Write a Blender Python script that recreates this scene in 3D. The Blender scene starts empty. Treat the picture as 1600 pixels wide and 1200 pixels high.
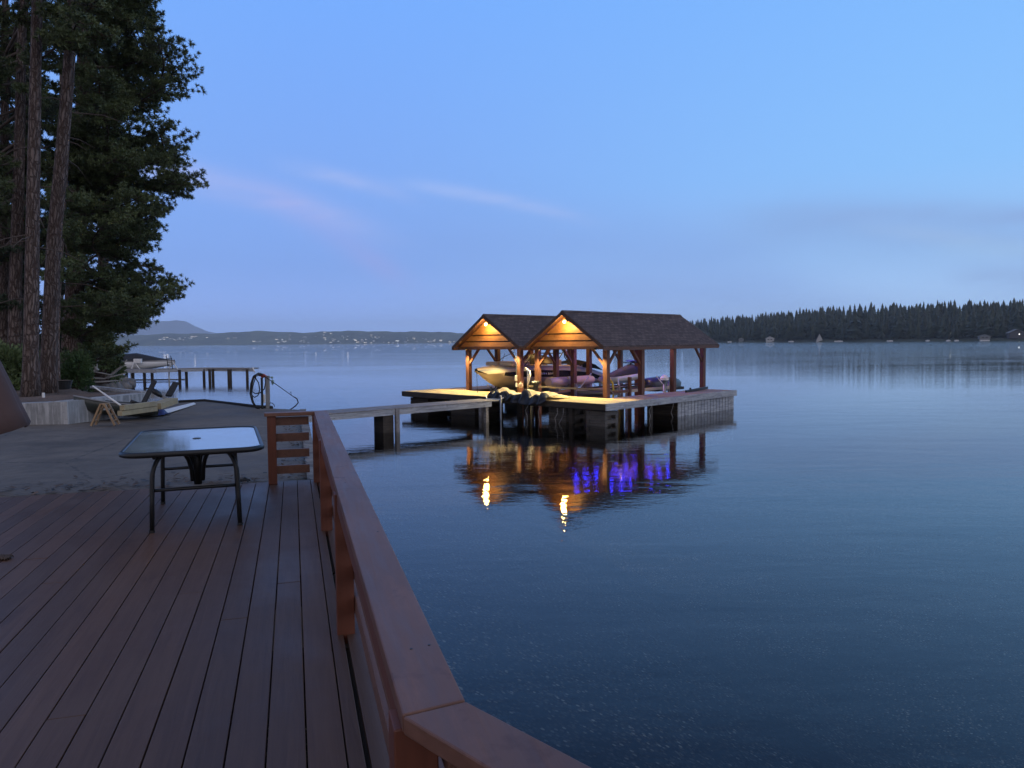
import bpy, bmesh, math, random
import numpy as np
from mathutils import Vector, Matrix
R = math.radians
scene = bpy.context.scene
COL = scene.collection
random.seed(7)

# ------------------------------------------------------------------ camera
CAMZ = 3.4; FPX = 1170.0; PITCH = math.atan(65.6/1170); ROLL = R(.5)
fwd = Vector((0, math.cos(PITCH), -math.sin(PITCH)))
up0 = Vector((0, math.sin(PITCH), math.cos(PITCH))); r0 = Vector((1, 0, 0))
right = r0*math.cos(ROLL) - up0*math.sin(ROLL); up = r0*math.sin(ROLL) + up0*math.cos(ROLL)
cd = bpy.data.cameras.new('camera'); cam = bpy.data.objects.new('camera', cd); COL.objects.link(cam)
m = Matrix((right, up, -fwd)).transposed().to_4x4(); m.translation = (0, 0, CAMZ)
cam.matrix_world = m
cd.sensor_width = 36; cd.lens = 36*FPX/1600; cd.clip_start = .05; cd.clip_end = 60000
scene.camera = cam

def ray(x, y): return fwd + right*((x-800)/FPX) - up*((y-600)/FPX)
def onz(x, y, z):
    v = ray(x, y); return Vector((0, 0, CAMZ)) + v*((z-CAMZ)/v.z)
def aty(x, y, Y):
    v = ray(x, y); return Vector((0, 0, CAMZ)) + v*(Y/v.y)

# ------------------------------------------------------------------ materials
def srgb(r, g, b):
    f = lambda c: (c/255/12.92 if c/255 <= .04045 else ((c/255+.055)/1.055)**2.4)
    return (f(r), f(g), f(b), 1)
class NT:
    def __init__(s, nt): s.nt = nt; s.n = nt.nodes; s.l = nt.links
    def node(s, t, **kw):
        n = s.n.new(t)
        for k, v in kw.items(): setattr(n, k, v)
        return n
    def put(s, sock, v):
        if isinstance(v, bpy.types.NodeSocket): s.l.new(v, sock)
        elif v is not None: sock.default_value = v
    def math(s, op, a, b=None, c=None, clamp=False):
        n = s.node('ShaderNodeMath', operation=op, use_clamp=clamp)
        s.put(n.inputs[0], a)
        if b is not None: s.put(n.inputs[1], b)
        if c is not None: s.put(n.inputs[2], c)
        return n.outputs[0]
    def mix(s, f, a, b, blend='MIX'):
        n = s.node('ShaderNodeMix', data_type='RGBA', blend_type=blend)
        s.put(n.inputs[0], f); s.put(n.inputs[6], a); s.put(n.inputs[7], b)
        return n.outputs[2]
    def maprange(s, v, a, b, c=0., d=1., smooth=False):
        n = s.node('ShaderNodeMapRange'); n.clamp = True
        if smooth: n.interpolation_type = 'SMOOTHSTEP'
        s.put(n.inputs[0], v)
        for i, q in enumerate((a, b, c, d)): s.put(n.inputs[i+1], q)
        return n.outputs[0]
    def coord(s, scale=(1, 1, 1), kind='Object', rot=(0, 0, 0)):
        t = s.node('ShaderNodeTexCoord'); mp = s.node('ShaderNodeMapping')
        mp.inputs['Scale'].default_value = scale; mp.inputs['Rotation'].default_value = rot
        s.l.new(t.outputs[kind], mp.inputs[0]); return mp.outputs[0]
    def noise(s, vec, scale=5, detail=4, rough=.5, dist=0):
        n = s.node('ShaderNodeTexNoise'); s.put(n.inputs['Vector'], vec)
        n.inputs['Scale'].default_value = scale; n.inputs['Detail'].default_value = detail
        n.inputs['Roughness'].default_value = rough; n.inputs['Distortion'].default_value = dist
        return n.outputs['Fac']
    def ramp(s, f, stops):
        n = s.node('ShaderNodeValToRGB'); e = n.color_ramp.elements
        e[0].position, e[0].color = stops[0]; e[1].position, e[1].color = stops[-1]
        for p, c in stops[1:-1]:
            k = e.new(p); k.color = c
        s.put(n.inputs[0], f); return n.outputs[0]
    def bump(s, h, strength=.3, dist=.01, normal=None):
        n = s.node('ShaderNodeBump'); n.inputs['Strength'].default_value = strength
        n.inputs['Distance'].default_value = dist; s.put(n.inputs['Height'], h)
        if normal is not None: s.put(n.inputs['Normal'], normal)
        return n.outputs[0]
MATS = {}
def mat(name):
    m_ = bpy.data.materials.new(name); m_.use_nodes = True
    t = NT(m_.node_tree); bs = t.n['Principled BSDF']; MATS[name] = m_
    return m_, t, bs
def col4(c, k=1): return (c[0]*k, c[1]*k, c[2]*k, 1)
def simple(name, c, rough=.6, metal=0, var=.25, vscale=6, spec=None, bump=0.0):
    m_, t, bs = mat(name)
    v = t.coord(); n = t.noise(v, vscale, 5, .6)
    bs.inputs['Base Color'].default_value = col4(c)
    t.put(bs.inputs['Base Color'], t.mix(n, col4(c, 1-var), col4(c, 1+var)))
    bs.inputs['Roughness'].default_value = rough; bs.inputs['Metallic'].default_value = metal
    if spec is not None: bs.inputs['Specular IOR Level'].default_value = spec
    if bump: t.put(bs.inputs['Normal'], t.bump(t.noise(v, vscale*4, 4), .5, bump))
    return m_
def wood(name, c1, c2, stretch=(14, 1, 14), rough=.55, scale=2.0, bumpd=.002, spots=None):
    m_, t, bs = mat(name)
    v = t.coord(stretch); g = t.noise(v, scale, 6, .6, .6)
    big = t.noise(t.coord(), 1.3, 4, .6)
    c = t.mix(t.maprange(g, .3, .7), col4(c1), col4(c2))
    c = t.mix(t.maprange(big, .35, .7), c, t.mix(1.0, c, (.72, .74, .8, 1), 'MULTIPLY'))
    if spots:
        sp = t.noise(t.coord(), 7, 5, .6); c = t.mix(t.maprange(sp, .60, .72, 0, .8), c, col4(spots)); sp2 = t.noise(t.coord((1, .25, 1)), 14, 6, .7); c = t.mix(t.maprange(sp2, .5, .7, 0, .5), c, t.mix(1., c, (1.5, 1.5, 1.55, 1), 'MULTIPLY'))
    t.put(bs.inputs['Base Color'], c)
    t.put(bs.inputs['Roughness'], t.maprange(g, .2, .8, rough-.1, rough+.12))
    t.put(bs.inputs['Normal'], t.bump(g, .6, bumpd))
    return m_

# decking boards: per-board tone by local x, grain along local y
def deckmat():
    m_, t, bs = mat('red_brown_stained_deck')
    v = t.coord(); sp = t.node('ShaderNodeSeparateXYZ'); t.l.new(v, sp.inputs[0])
    idx = t.math('FLOOR', t.math('DIVIDE', t.math('SUBTRACT', sp.outputs[0], .018), .143))
    wn = t.node('ShaderNodeTexWhiteNoise', noise_dimensions='1D'); t.put(wn.inputs['W'], idx)
    cb = t.node('ShaderNodeCombineXYZ'); t.put(cb.inputs[0], t.math('MULTIPLY', sp.outputs[0], 22.)); t.put(cb.inputs[1], sp.outputs[1])
    t.put(cb.inputs[2], t.math('MULTIPLY', idx, 3.7))
    g = t.noise(cb.outputs[0], 1.6, 7, .65, .8)
    fine = t.noise(t.coord((70, 5, 1)), 2.2, 4, .7)
    c = t.mix(t.maprange(g, .32, .68), (0.0952, 0.0450, 0.0254, 1), (0.1366, 0.0702, 0.0409, 1))
    c = t.mix(wn.outputs['Value'], t.mix(1., c, (.66, .68, .72, 1), 'MULTIPLY'), c)
    wear = t.noise(v, 1.1, 6, .65, .4)
    c = t.mix(t.maprange(wear, .5, .75, 0, .5), c, (0.1193, 0.0772, 0.0562, 1))
    scuff = t.noise(t.coord((2.2, 1, 1)), 3.1, 8, .75)
    c = t.mix(t.maprange(scuff, .66, .76, 0, .55), c, (0.1848, 0.1482, 0.1296, 1))
    dark = t.noise(t.coord((1.5, .6, 1)), 2.3, 5, .6)
    c = t.mix(t.maprange(dark, .58, .74, 0, .5), c, (0.0360, 0.0156, 0.0108, 1))
    t.put(bs.inputs['Base Color'], c)
    t.put(bs.inputs['Roughness'], t.maprange(wear, .3, .7, .42, .6))
    bs.inputs['Specular IOR Level'].default_value = .4
    t.put(bs.inputs['Normal'], t.bump(t.math('ADD', g, t.math('MULTIPLY', fine, .5)), .55, .002))
    return m_
M = MATS
deckmat()
wood('red_brown_rail', (0.1384, 0.0608, 0.0365), (0.1897, 0.0873, 0.0547), (14, 1, 14), .5, 2.2, .003, (0.0711, 0.0227, 0.0122))
wood('red_brown_post', (0.1173, 0.0330, 0.0150), (0.1656, 0.0475, 0.0228), (14, 14, 1.2), .55, 2.2, .0015)
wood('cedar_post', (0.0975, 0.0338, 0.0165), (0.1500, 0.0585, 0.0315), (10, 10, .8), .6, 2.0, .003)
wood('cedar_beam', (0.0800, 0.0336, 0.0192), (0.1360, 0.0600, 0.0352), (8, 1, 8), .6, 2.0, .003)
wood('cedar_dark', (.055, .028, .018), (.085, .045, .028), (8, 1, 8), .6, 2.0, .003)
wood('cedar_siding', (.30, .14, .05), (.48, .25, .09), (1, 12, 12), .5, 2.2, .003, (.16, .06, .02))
wood('dock_plank_tan', (0.4000, 0.3040, 0.1500), (0.5600, 0.4370, 0.2250), (1, 10, 10), .7, 1.8, .004)
wood('dock_plank_cross', (.26, .17, .12), (.38, .26, .19), (1, 10, 10), .7, 1.8, .004)
wood('weathered_grey', (.22, .23, .24), (.50, .52, .54), (10, .7, 10), .75, 1.6, .005, (.10, .09, .08))
wood('weathered_grey_x', (.16, .15, .14), (.36, .34, .33), (.7, 10, 10), .75, 1.6, .005, (.08, .07, .06))
wood('wet_timber', (.05, .045, .038), (.14, .12, .10), (.7, 10, 10), .7, 1.8, .006, (.02, .02, .015))
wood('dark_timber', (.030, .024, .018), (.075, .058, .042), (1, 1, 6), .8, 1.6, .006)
wood('lumber_new', (0.3024, 0.2448, 0.1368), (0.4032, 0.3456, 0.2088), (1, 8, 8), .6, 2, .001)
wood('trestle_wood', (.28, .17, .09), (.42, .28, .15), (8, 8, 1), .6, 2, .001)
simple('dark_rubber', (.012, .012, .013), .6, 0, .3)
simple('black_metal', (.018, .020, .022), .38, .3, .2)
simple('galvanised', (.30, .31, .32), .45, .8, .15, 12)
simple('white_paint', (.72, .72, .70), .45, 0, .06)
simple('white_fibreglass', (.60, .58, .55), .22, 0, .05, 2)
simple('cream_gelcoat', (.42, .35, .27), .25, 0, .06, 2)
simple('hull_stripe', (.012, .012, .018), .2, 0, .1)
simple('grey_vinyl', (.22, .22, .23), .6, 0, .15)
simple('beige_vinyl', (.50, .40, .30), .55, 0, .15, 3)
simple('black_fabric', (.016, .017, .02), .8, 0, .3, 8, bump=.01)
simple('navy_tarp', (.012, .022, .11), .5, 0, .4, 6, bump=.01)
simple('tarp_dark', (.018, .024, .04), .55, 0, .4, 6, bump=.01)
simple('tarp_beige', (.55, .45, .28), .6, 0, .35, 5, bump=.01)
simple('yellow_hose', (.62, .42, .05), .5, 0, .1)
simple('red_paint', (.30, .04, .03), .5, 0, .2)
simple('verdigris', (.18, .27, .24), .6, 0, .3, 40)
simple('olive_hull', (.045, .052, .045), .35, 0, .2, 3)
simple('brown_canvas', (.085, .044, .034), .85, 0, .15, 5, bump=.004)
simple('driftwood', (.42, .40, .38), .8, 0, .3, 8, bump=.01)
simple('planter_plastic', (.018, .019, .02), .5, 0, .2)
simple('far_wall_pale', (.46, .46, .44), .8, 0, .15)
simple('far_wall_grey', (.20, .21, .21), .8, 0, .2)
simple('far_roof', (.07, .07, .075), .8, 0, .2)

def concrete():
    m_, t, bs = mat('stained_concrete')
    v = t.coord(); n = t.noise(v, 2.5, 7, .65); f = t.noise(v, 30, 4, .6)
    c = t.mix(t.maprange(n, .3, .7), (0.1840, 0.1920, 0.2000, 1), (0.3200, 0.3280, 0.3280, 1))
    run = t.noise(t.coord((9, 9, .7)), 1.4, 5, .7)
    c = t.mix(t.maprange(run, .47, .62), c, (0.4400, 0.4480, 0.4560, 1))
    sp = t.node('ShaderNodeSeparateXYZ'); t.l.new(v, sp.inputs[0])
    c = t.mix(t.maprange(f, .62, .7, 0, .5), c, (.10, .10, .10, 1))
    t.put(bs.inputs['Base Color'], c); bs.inputs['Roughness'].default_value = .85
    t.put(bs.inputs['Normal'], t.bump(t.math('ADD', n, f), .6, .01))
concrete()
def asphalt():
    m_, t, bs = mat('dark_asphalt')
    v = t.coord(); n = t.noise(v, .7, 7, .65, .5); f = t.noise(v, 55, 3, .7); g = t.noise(v, 8, 5, .6)
    c = t.mix(t.maprange(n, .35, .68), (0.0809, 0.0695, 0.0576, 1), (0.1565, 0.1347, 0.1116, 1))
    c = t.mix(t.maprange(f, .55, .75, 0, .45), c, (0.1750, 0.1680, 0.1610, 1))
    vo = t.node('ShaderNodeTexVoronoi', feature='DISTANCE_TO_EDGE'); t.put(vo.inputs['Vector'], t.coord((1, 1, 1)))
    vo.inputs['Scale'].default_value = .32; vo.inputs['Randomness'].default_value = 1
    cr = t.maprange(t.math('ADD', vo.outputs['Distance'], t.math('MULTIPLY', t.math('SUBTRACT', g, .5), .05)), .0, .006, 1, 0)
    c = t.mix(t.math('MULTIPLY', cr, .7), c, (.03, .03, .03, 1))
    c = t.mix(t.maprange(g, .62, .74, 0, .45), c, (.045, .042, .040, 1))
    g2 = t.noise(v, 2.4, 6, .7, .8); c = t.mix(t.maprange(g2, .35, .65), t.mix(1., c, (.78, .78, .79, 1), 'MULTIPLY'), t.mix(1., c, (1.15, 1.14, 1.12, 1), 'MULTIPLY'))
    t.put(bs.inputs['Base Color'], c); t.put(bs.inputs['Roughness'], t.maprange(n, .3, .7, .65, .9))
    t.put(bs.inputs['Normal'], t.bump(t.math('ADD', t.math('MULTIPLY', f, .8), t.math('MULTIPLY', g, 1.5)), .7, .008))
asphalt()
def dirt():
    m_, t, bs = mat('needle_litter_soil')
    v = t.coord(); n = t.noise(v, 1.2, 8, .7, .6); f = t.noise(v, 26, 5, .75)
    c = t.mix(t.maprange(n, .35, .65), (.07, .05, .04, 1), (.20, .14, .11, 1))
    c = t.mix(t.maprange(f, .52, .66, 0, .8), c, (.26, .19, .14, 1))
    t.put(bs.inputs['Base Color'], c); bs.inputs['Roughness'].default_value = .95
    t.put(bs.inputs['Normal'], t.bump(f, 1, .04))
dirt()
def rock():
    m_, t, bs = mat('shore_rock')
    v = t.coord(); n = t.noise(v, 2, 8, .65, .8)
    t.put(bs.inputs['Base Color'], t.ramp(n, [(.3, (.06, .055, .05, 1)), (.5, (.16, .15, .14, 1)), (.7, (.30, .27, .24, 1))]))
    bs.inputs['Roughness'].default_value = .9; t.put(bs.inputs['Normal'], t.bump(n, 1, .08))
rock()
def bark(name, k=1.0):
    m_, t, bs = mat(name)
    v = t.coord((17, 17, 3.6)); vo = t.node('ShaderNodeTexVoronoi', feature='DISTANCE_TO_EDGE')
    nz = t.noise(t.coord(), 3, 4, .6)
    vv = t.node('ShaderNodeVectorMath', operation='ADD'); t.put(vv.inputs[0], v)
    cbn = t.node('ShaderNodeCombineXYZ'); [t.put(cbn.inputs[i], t.math('MULTIPLY', nz, 2.5)) for i in range(3)]
    t.put(vv.inputs[1], cbn.outputs[0]); t.put(vo.inputs['Vector'], vv.outputs[0]); vo.inputs['Scale'].default_value = 1.0
    d = t.maprange(vo.outputs['Distance'], .0, .25)
    n = t.noise(t.coord((4, 4, 1)), 5, 6, .7)
    c = t.mix(t.maprange(n, .35, .65), col4((.16, .115, .10), k), col4((.32, .25, .22), k))
    c = t.mix(d, col4((.07, .04, .03), k), c)
    t.put(bs.inputs['Base Color'], c); bs.inputs['Roughness'].default_value = .9
    t.put(bs.inputs['Normal'], t.bump(t.math('ADD', d, t.math('MULTIPLY', n, .5)), 1, .03))
bark('pine_bark', .62); bark('old_bark', 1.0)
simple('limb_bark', (.075, .055, .045), .9, 0, .3, 8)
def needles(name, a, b):
    m_, t, bs = mat(name)
    n = t.noise(t.coord(), 1.6, 5, .7)
    t.put(bs.inputs['Base Color'], t.mix(t.maprange(n, .35, .65), col4(a), col4(b)))
    bs.inputs['Roughness'].default_value = .6
    return m_
needles('pine_needles', (.040, .062, .026), (.13, .165, .06))
needles('dark_needles', (.018, .032, .018), (.05, .075, .035))
needles('shrub_leaves', (.05, .085, .03), (.15, .20, .07))
needles('fern_green', (.04, .085, .03), (.09, .15, .05))
needles('far_conifer', (0.0150, 0.0240, 0.0135), (0.0413, 0.0562, 0.0285))
needles('far_conifer_b', (0.0225, 0.0338, 0.0165), (0.0562, 0.0713, 0.0338))
def shingles():
    m_, t, bs = mat('asphalt_shingles')
    v = t.coord(); sp = t.node('ShaderNodeSeparateXYZ'); t.l.new(v, sp.inputs[0])
    cb = t.node('ShaderNodeCombineXYZ'); t.put(cb.inputs[0], sp.outputs[1]); t.put(cb.inputs[1], t.math('MULTIPLY', sp.outputs[2], 1.82))
    br = t.node('ShaderNodeTexBrick'); t.put(br.inputs['Vector'], cb.outputs[0])
    br.inputs['Scale'].default_value = 1; br.inputs['Brick Width'].default_value = .30; br.inputs['Row Height'].default_value = .145
    br.inputs['Mortar Size'].default_value = .012; br.inputs['Color1'].default_value = (.072, .048, .042, 1); br.inputs['Color2'].default_value = (.14, .097, .082, 1)
    br.inputs['Mortar'].default_value = (.018, .015, .015, 1); br.offset = .37; br.inputs['Bias'].default_value = -.1
    row = t.math('FRACT', t.math('DIVIDE', t.math('MULTIPLY', sp.outputs[2], 1.82), .145))
    n = t.noise(t.coord(), 3, 5, .6); f = t.noise(t.coord(), 60, 2, .6)
    c = t.mix(t.maprange(n, .3, .7), t.mix(1., br.outputs['Color'], (.8, .8, .85, 1), 'MULTIPLY'), br.outputs['Color'])
    t.put(bs.inputs['Base Color'], c); bs.inputs['Roughness'].default_value = .9
    t.put(bs.inputs['Normal'], t.bump(t.math('ADD', t.math('MULTIPLY', row, -1), t.math('MULTIPLY', f, .3)), .8, .02))
shingles()
def emis(name, c, s):
    m_, t, bs = mat(name); bs.inputs['Base Color'].default_value = (.8, .8, .8, 1)
    bs.inputs['Emission Color'].default_value = col4(c); bs.inputs['Emission Strength'].default_value = s
emis('lamp_glow', (1, .58, .18), 10); emis('blue_glow', (.006, .02, 1.), 30); emis('violet_glow', (.03, .012, 1), 14)
emis('warm_window', (1, .55, .2), 5); emis('far_light', (1, .88, .7), 1.5); emis('white_light', (1, .95, .85), 2.4)
def glass():
    m_, t, bs = mat('smoky_glass')
    bs.inputs['Base Color'].default_value = (.25, .33, .33, 1); bs.inputs['Roughness'].default_value = .05; bs.inputs['Transmission Weight'].default_value = .85
    m_, t, bs = mat('table_glass')
    n = t.noise(t.coord(), 3.5, 7, .7, .4); p = t.noise(t.coord(), 60, 3, .6)
    bs.inputs['Transmission Weight'].default_value = .15
    t.put(bs.inputs['Roughness'], t.maprange(n, .35, .7, .07, .22)); bs.inputs['IOR'].default_value = 1.52
    t.put(bs.inputs['Base Color'], t.mix(t.maprange(n, .5, .75, 0, .6), (.34, .40, .42, 1), (.50, .55, .56, 1)))
    bs.inputs['Coat Weight'].default_value = .6; bs.inputs['Coat Roughness'].default_value = .06
    t.put(bs.inputs['Normal'], t.bump(p, .08, .001))
glass()
def hillmat():
    m_, t, bs = mat('far_hillside')
    n = t.noise(t.coord((1, 1, 3)), .0032, 8, .7, .8); f = t.noise(t.coord((1, 1, 4)), .016, 5, .75)
    c = t.ramp(n, [(.32, (0.0225, 0.0338, 0.0252, 1)), (.47, (0.0375, 0.0562, 0.0360, 1)), (.56, (0.1275, 0.1425, 0.0810, 1)), (.68, (0.0675, 0.0825, 0.0540, 1))])
    c = t.mix(t.maprange(f, .45, .58), t.mix(1., c, (.35, .4, .4, 1), 'MULTIPLY'), c)
    t.put(bs.inputs['Base Color'], c); bs.inputs['Roughness'].default_value = 1
    m_, t, bs = mat('mountain_haze_tint')
    n = t.noise(t.coord(), .002, 8, .6); t.put(bs.inputs['Base Color'], t.mix(n, (.10, .16, .30, 1), (.19, .26, .42, 1)))  # pale blue base colour paints distance haze into the mountain
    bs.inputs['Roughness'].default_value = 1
    m_, t, bs = mat('forest_floor')
    n = t.noise(t.coord(), .05, 6, .6); t.put(bs.inputs['Base Color'], t.mix(n, (.02, .03, .018, 1), (.06, .07, .04, 1)))
    bs.inputs['Roughness'].default_value = 1
hillmat()
def water():
    m_, t, bs = mat('lake_surface'); t.n.remove(bs); out = t.n['Material Output']
    v = t.coord((1, 1, 1))
    a = t.noise(t.coord((1.0, 2.2, 1), rot=(0, 0, R(12))), .9, 3, .5, .3)
    b = t.noise(t.coord((1.0, 1.7, 1), rot=(0, 0, R(-25))), 3.4, 2, .5)
    big = t.noise(t.coord((1, 3.2, 1), rot=(0, 0, R(14))), .16, 3, .5, .6)
    calm = t.maprange(t.noise(t.coord((1, 4, 1)), .02, 3, .5), .4, .6, .55, 1.15)
    c3 = t.noise(t.coord((1.0, 1.6, 1), rot=(0, 0, R(30))), 9.5, 2, .5)
    gp = t.node('ShaderNodeNewGeometry'); sy = t.node('ShaderNodeSeparateXYZ'); t.l.new(gp.outputs['Position'], sy.inputs[0])
    open_ = t.math('ADD', t.maprange(sy.outputs[1], 60, 160, 0, 2.0, True), t.maprange(sy.outputs[1], 90, 420, 0, 13., True))
    h = t.math('ADD', t.math('ADD', t.math('MULTIPLY', a, .80), t.math('MULTIPLY', b, .46)), t.math('MULTIPLY', big, t.maprange(sy.outputs[1], 22, 60, 3.8, 1.4)))
    h = t.math('ADD', h, t.math('MULTIPLY', c3, .24))
    h = t.math('MULTIPLY', h, t.math('MULTIPLY', calm, t.math('ADD', 1., open_)))
    nrm = t.bump(h, 1., .0046)
    fr = t.node('ShaderNodeFresnel'); fr.inputs['IOR'].default_value = 1.333; t.put(fr.inputs['Normal'], nrm)
    gl = t.node('ShaderNodeBsdfGlossy'); gl.inputs['Roughness'].default_value = .006; gl.inputs['Color'].default_value = (1, 1, 1, 1); t.put(gl.inputs['Normal'], nrm)
    tr = t.node('ShaderNodeBsdfTransparent'); tr.inputs['Color'].default_value = (.66, .68, .64, 1)
    mx = t.node('ShaderNodeMixShader'); t.put(mx.inputs[0], fr.outputs[0]); t.l.new(tr.outputs[0], mx.inputs[1]); t.l.new(gl.outputs[0], mx.inputs[2])
    t.l.new(mx.outputs[0], out.inputs['Surface'])
    m_, t, bs = mat('pebble_bed')
    v = t.coord(); vo = t.node('ShaderNodeTexVoronoi'); t.put(vo.inputs['Vector'], v); vo.inputs['Scale'].default_value = 15
    vr = t.math('FRACT', t.math('MULTIPLY', t.noise(vo.outputs['Position'], 7, 1, .5), 7.3))
    n = t.noise(v, .7, 5, .6)
    c = t.ramp(vr, [(.0, (.014, .015, .012, 1)), (.45, (.065, .062, .050, 1)), (.90, (.19, .18, .15, 1)), (.98, (.50, .49, .43, 1)), (1., (.6, .6, .54, 1))])
    c = t.mix(t.maprange(vo.outputs['Distance'], .35, .6), c, (.008, .011, .013, 1))
    n2 = t.noise(v, .22, 4, .6)
    c = t.mix(t.maprange(n, .42, .62, 0, .6), c, (.014, .018, .018, 1)); c = t.mix(t.maprange(n2, .46, .62, 0, .8), c, (.014, .018, .018, 1))
    t.put(bs.inputs['Base Color'], c); bs.inputs['Roughness'].default_value = .9; bs.inputs['Specular IOR Level'].default_value = 0
water()
def hazemat():
    m_, t, bs = mat('haze_air'); t.n.remove(bs); out = t.n['Material Output']
    pv = t.node('ShaderNodeVolumePrincipled'); pv.inputs['Color'].default_value = (.84, .93, 1, 1)
    pv.inputs['Density'].default_value = HAZE; pv.inputs['Anisotropy'].default_value = 0
    t.l.new(pv.outputs[0], out.inputs['Volume'])
HAZE = 7e-5
hazemat()

# ------------------------------------------------------------------ mesh builder
class MB:
    def __init__(s): s.v = []; s.f = []; s.mi = []
    def add(s, vs, fs, mi=0):
        o = len(s.v); s.v += [tuple(q) for q in vs]
        for f in fs: s.f.append(tuple(i+o for i in f)); s.mi.append(mi)
        return s
    def box(s, x0, x1, y0, y1, z0, z1, mi=0):
        vs = [(x, y, z) for z in (z0, z1) for y in (y0, y1) for x in (x0, x1)]
        return s.add(vs, [(0, 2, 3, 1), (4, 5, 7, 6), (0, 1, 5, 4), (2, 6, 7, 3), (0, 4, 6, 2), (1, 3, 7, 5)], mi)
    def beam(s, p, q, w, h, mi=0, upv=(0, 0, 1)):
        p = Vector(p); q = Vector(q); d = (q-p).normalized(); sd = d.cross(Vector(upv))
        if sd.length < 1e-4: sd = d.cross(Vector((1, 0, 0)))
        sd.normalize(); u_ = sd.cross(d)
        vs = [c+sd*a*w/2+u_*b*h/2 for c in (p, q) for a, b in ((-1, -1), (1, -1), (1, 1), (-1, 1))]
        return s.add(vs, [(0, 3, 2, 1), (4, 5, 6, 7), (0, 1, 5, 4), (1, 2, 6, 5), (2, 3, 7, 6), (3, 0, 4, 7)], mi)
    def tube(s, pts, r, seg=8, mi=0, cap=True):
        pts = [Vector(p) for p in pts]; n = len(pts)
        rs = r if isinstance(r, (list, tuple)) else [r]*n
        o = len(s.v); prev = None
        for i, p in enumerate(pts):
            d = (pts[min(i+1, n-1)]-pts[max(i-1, 0)])
            d = d.normalized() if d.length > 1e-9 else Vector((0, 0, 1))
            if prev is None:
                a = d.cross(Vector((0, 0, 1)))
                if a.length < .1: a = d.cross(Vector((1, 0, 0)))
            else: a = prev-d*prev.dot(d)
            a.normalize(); prev = a; b = d.cross(a)
            for k in range(seg):
                t_ = 2*math.pi*k/seg; s.v.append(tuple(p+(a*math.cos(t_)+b*math.sin(t_))*rs[i]))
        for i in range(n-1):
            for k in range(seg):
                k2 = (k+1) % seg
                s.f.append((o+i*seg+k, o+(i+1)*seg+k, o+(i+1)*seg+k2, o+i*seg+k2)); s.mi.append(mi)
        if cap:
            s.f.append(tuple(o+k for k in range(seg))); s.mi.append(mi)
            s.f.append(tuple(o+(n-1)*seg+k for k in reversed(range(seg)))); s.mi.append(mi)
        return s
    def prism(s, poly, z0, z1, mi=0):
        n = len(poly); vs = [(x, y, z0) for x, y in poly]+[(x, y, z1) for x, y in poly]
        fs = [tuple(reversed(range(n))), tuple(range(n, 2*n))]+[(i, (i+1) % n, (i+1) % n+n, i+n) for i in range(n)]
        return s.add(vs, fs, mi)
    def prism_y(s, poly, y0, y1, mi=0):      # poly in (x,z)
        n = len(poly); vs = [(x, y0, z) for x, z in poly]+[(x, y1, z) for x, z in poly]
        fs = [tuple(range(n)), tuple(reversed(range(n, 2*n)))]+[((i+1) % n, i, i+n, (i+1) % n+n) for i in range(n)]
        return s.add(vs, fs, mi)
    def loft(s, rings, mi=0, closed=False, caps=False):
        o = len(s.v); k = len(rings[0]); mm = mi if isinstance(mi, (list, tuple)) else [mi]*k
        for r in rings: s.v += [tuple(p) for p in r]
        for i in range(len(rings)-1):
            for j in range(k if closed else k-1):
                j2 = (j+1) % k
                s.f.append((o+i*k+j, o+i*k+j2, o+(i+1)*k+j2, o+(i+1)*k+j)); s.mi.append(mm[j])
        if caps:
            s.f.append(tuple(o+j for j in reversed(range(k)))); s.mi.append(mm[0])
            s.f.append(tuple(o+(len(rings)-1)*k+j for j in range(k))); s.mi.append(mm[0])
        return s
    def ball(s, c, r, seg=10, mi=0, sc=(1, 1, 1)):
        rings = []
        for i in range(seg//2+1):
            t_ = math.pi*i/(seg//2)
            rings.append([(c[0]+r*sc[0]*math.sin(t_)*math.cos(2*math.pi*k/seg)+1e-5*k, c[1]+r*sc[1]*math.sin(t_)*math.sin(2*math.pi*k/seg), c[2]-r*sc[2]*math.cos(t_)) for k in range(seg)])
        return s.loft(rings, mi, closed=True)
    def build(s, name, mats, parent=None, smooth=False, bevel=0, loc=None, rot=0, fix=True):
        me = bpy.data.meshes.new(name); me.from_pydata(s.v, [], s.f)
        for q in (mats if isinstance(mats, (list, tuple)) else [mats]): me.materials.append(MATS[q])
        me.polygons.foreach_set('material_index', s.mi)
        if smooth: me.polygons.foreach_set('use_smooth', [True]*len(s.f))
        me.update()
        if fix and len(s.f) < 60000:
            bm = bmesh.new(); bm.from_mesh(me); bmesh.ops.recalc_face_normals(bm, faces=bm.faces); bm.to_mesh(me); bm.free()
        o = bpy.data.objects.new(name, me); COL.objects.link(o)
        if parent: o.parent = parent
        if loc: o.location = loc
        if rot: o.rotation_euler.z = rot
        if bevel:
            b = o.modifiers.new('bevel', 'BEVEL'); b.width = bevel; b.segments = 2; b.limit_method = 'ANGLE'; b.angle_limit = R(40)
        return o
def tag(o, label=None, cat=None, group=None, kind=None):
    if label: o['label'] = label
    if cat: o['category'] = cat
    if group: o['group'] = group
    if kind: o['kind'] = kind
    return o
def thing(name, label, cat, loc=(0, 0, 0), rot=0, group=None):
    o = bpy.data.objects.new(name, None); COL.objects.link(o); o.location = loc; o.rotation_euler.z = rot; o.empty_display_size = .2
    return tag(o, label, cat, group)
def copy_thing(o, loc, rot=0, label=None):
    c = o.copy(); COL.objects.link(c); c.location = loc; c.rotation_euler.z = rot
    if label: c['label'] = label
    for ch in o.children:
        k = ch.copy(); COL.objects.link(k); k.parent = c
        for g in ch.children:
            k2 = g.copy(); COL.objects.link(k2); k2.parent = k
    return c
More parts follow.
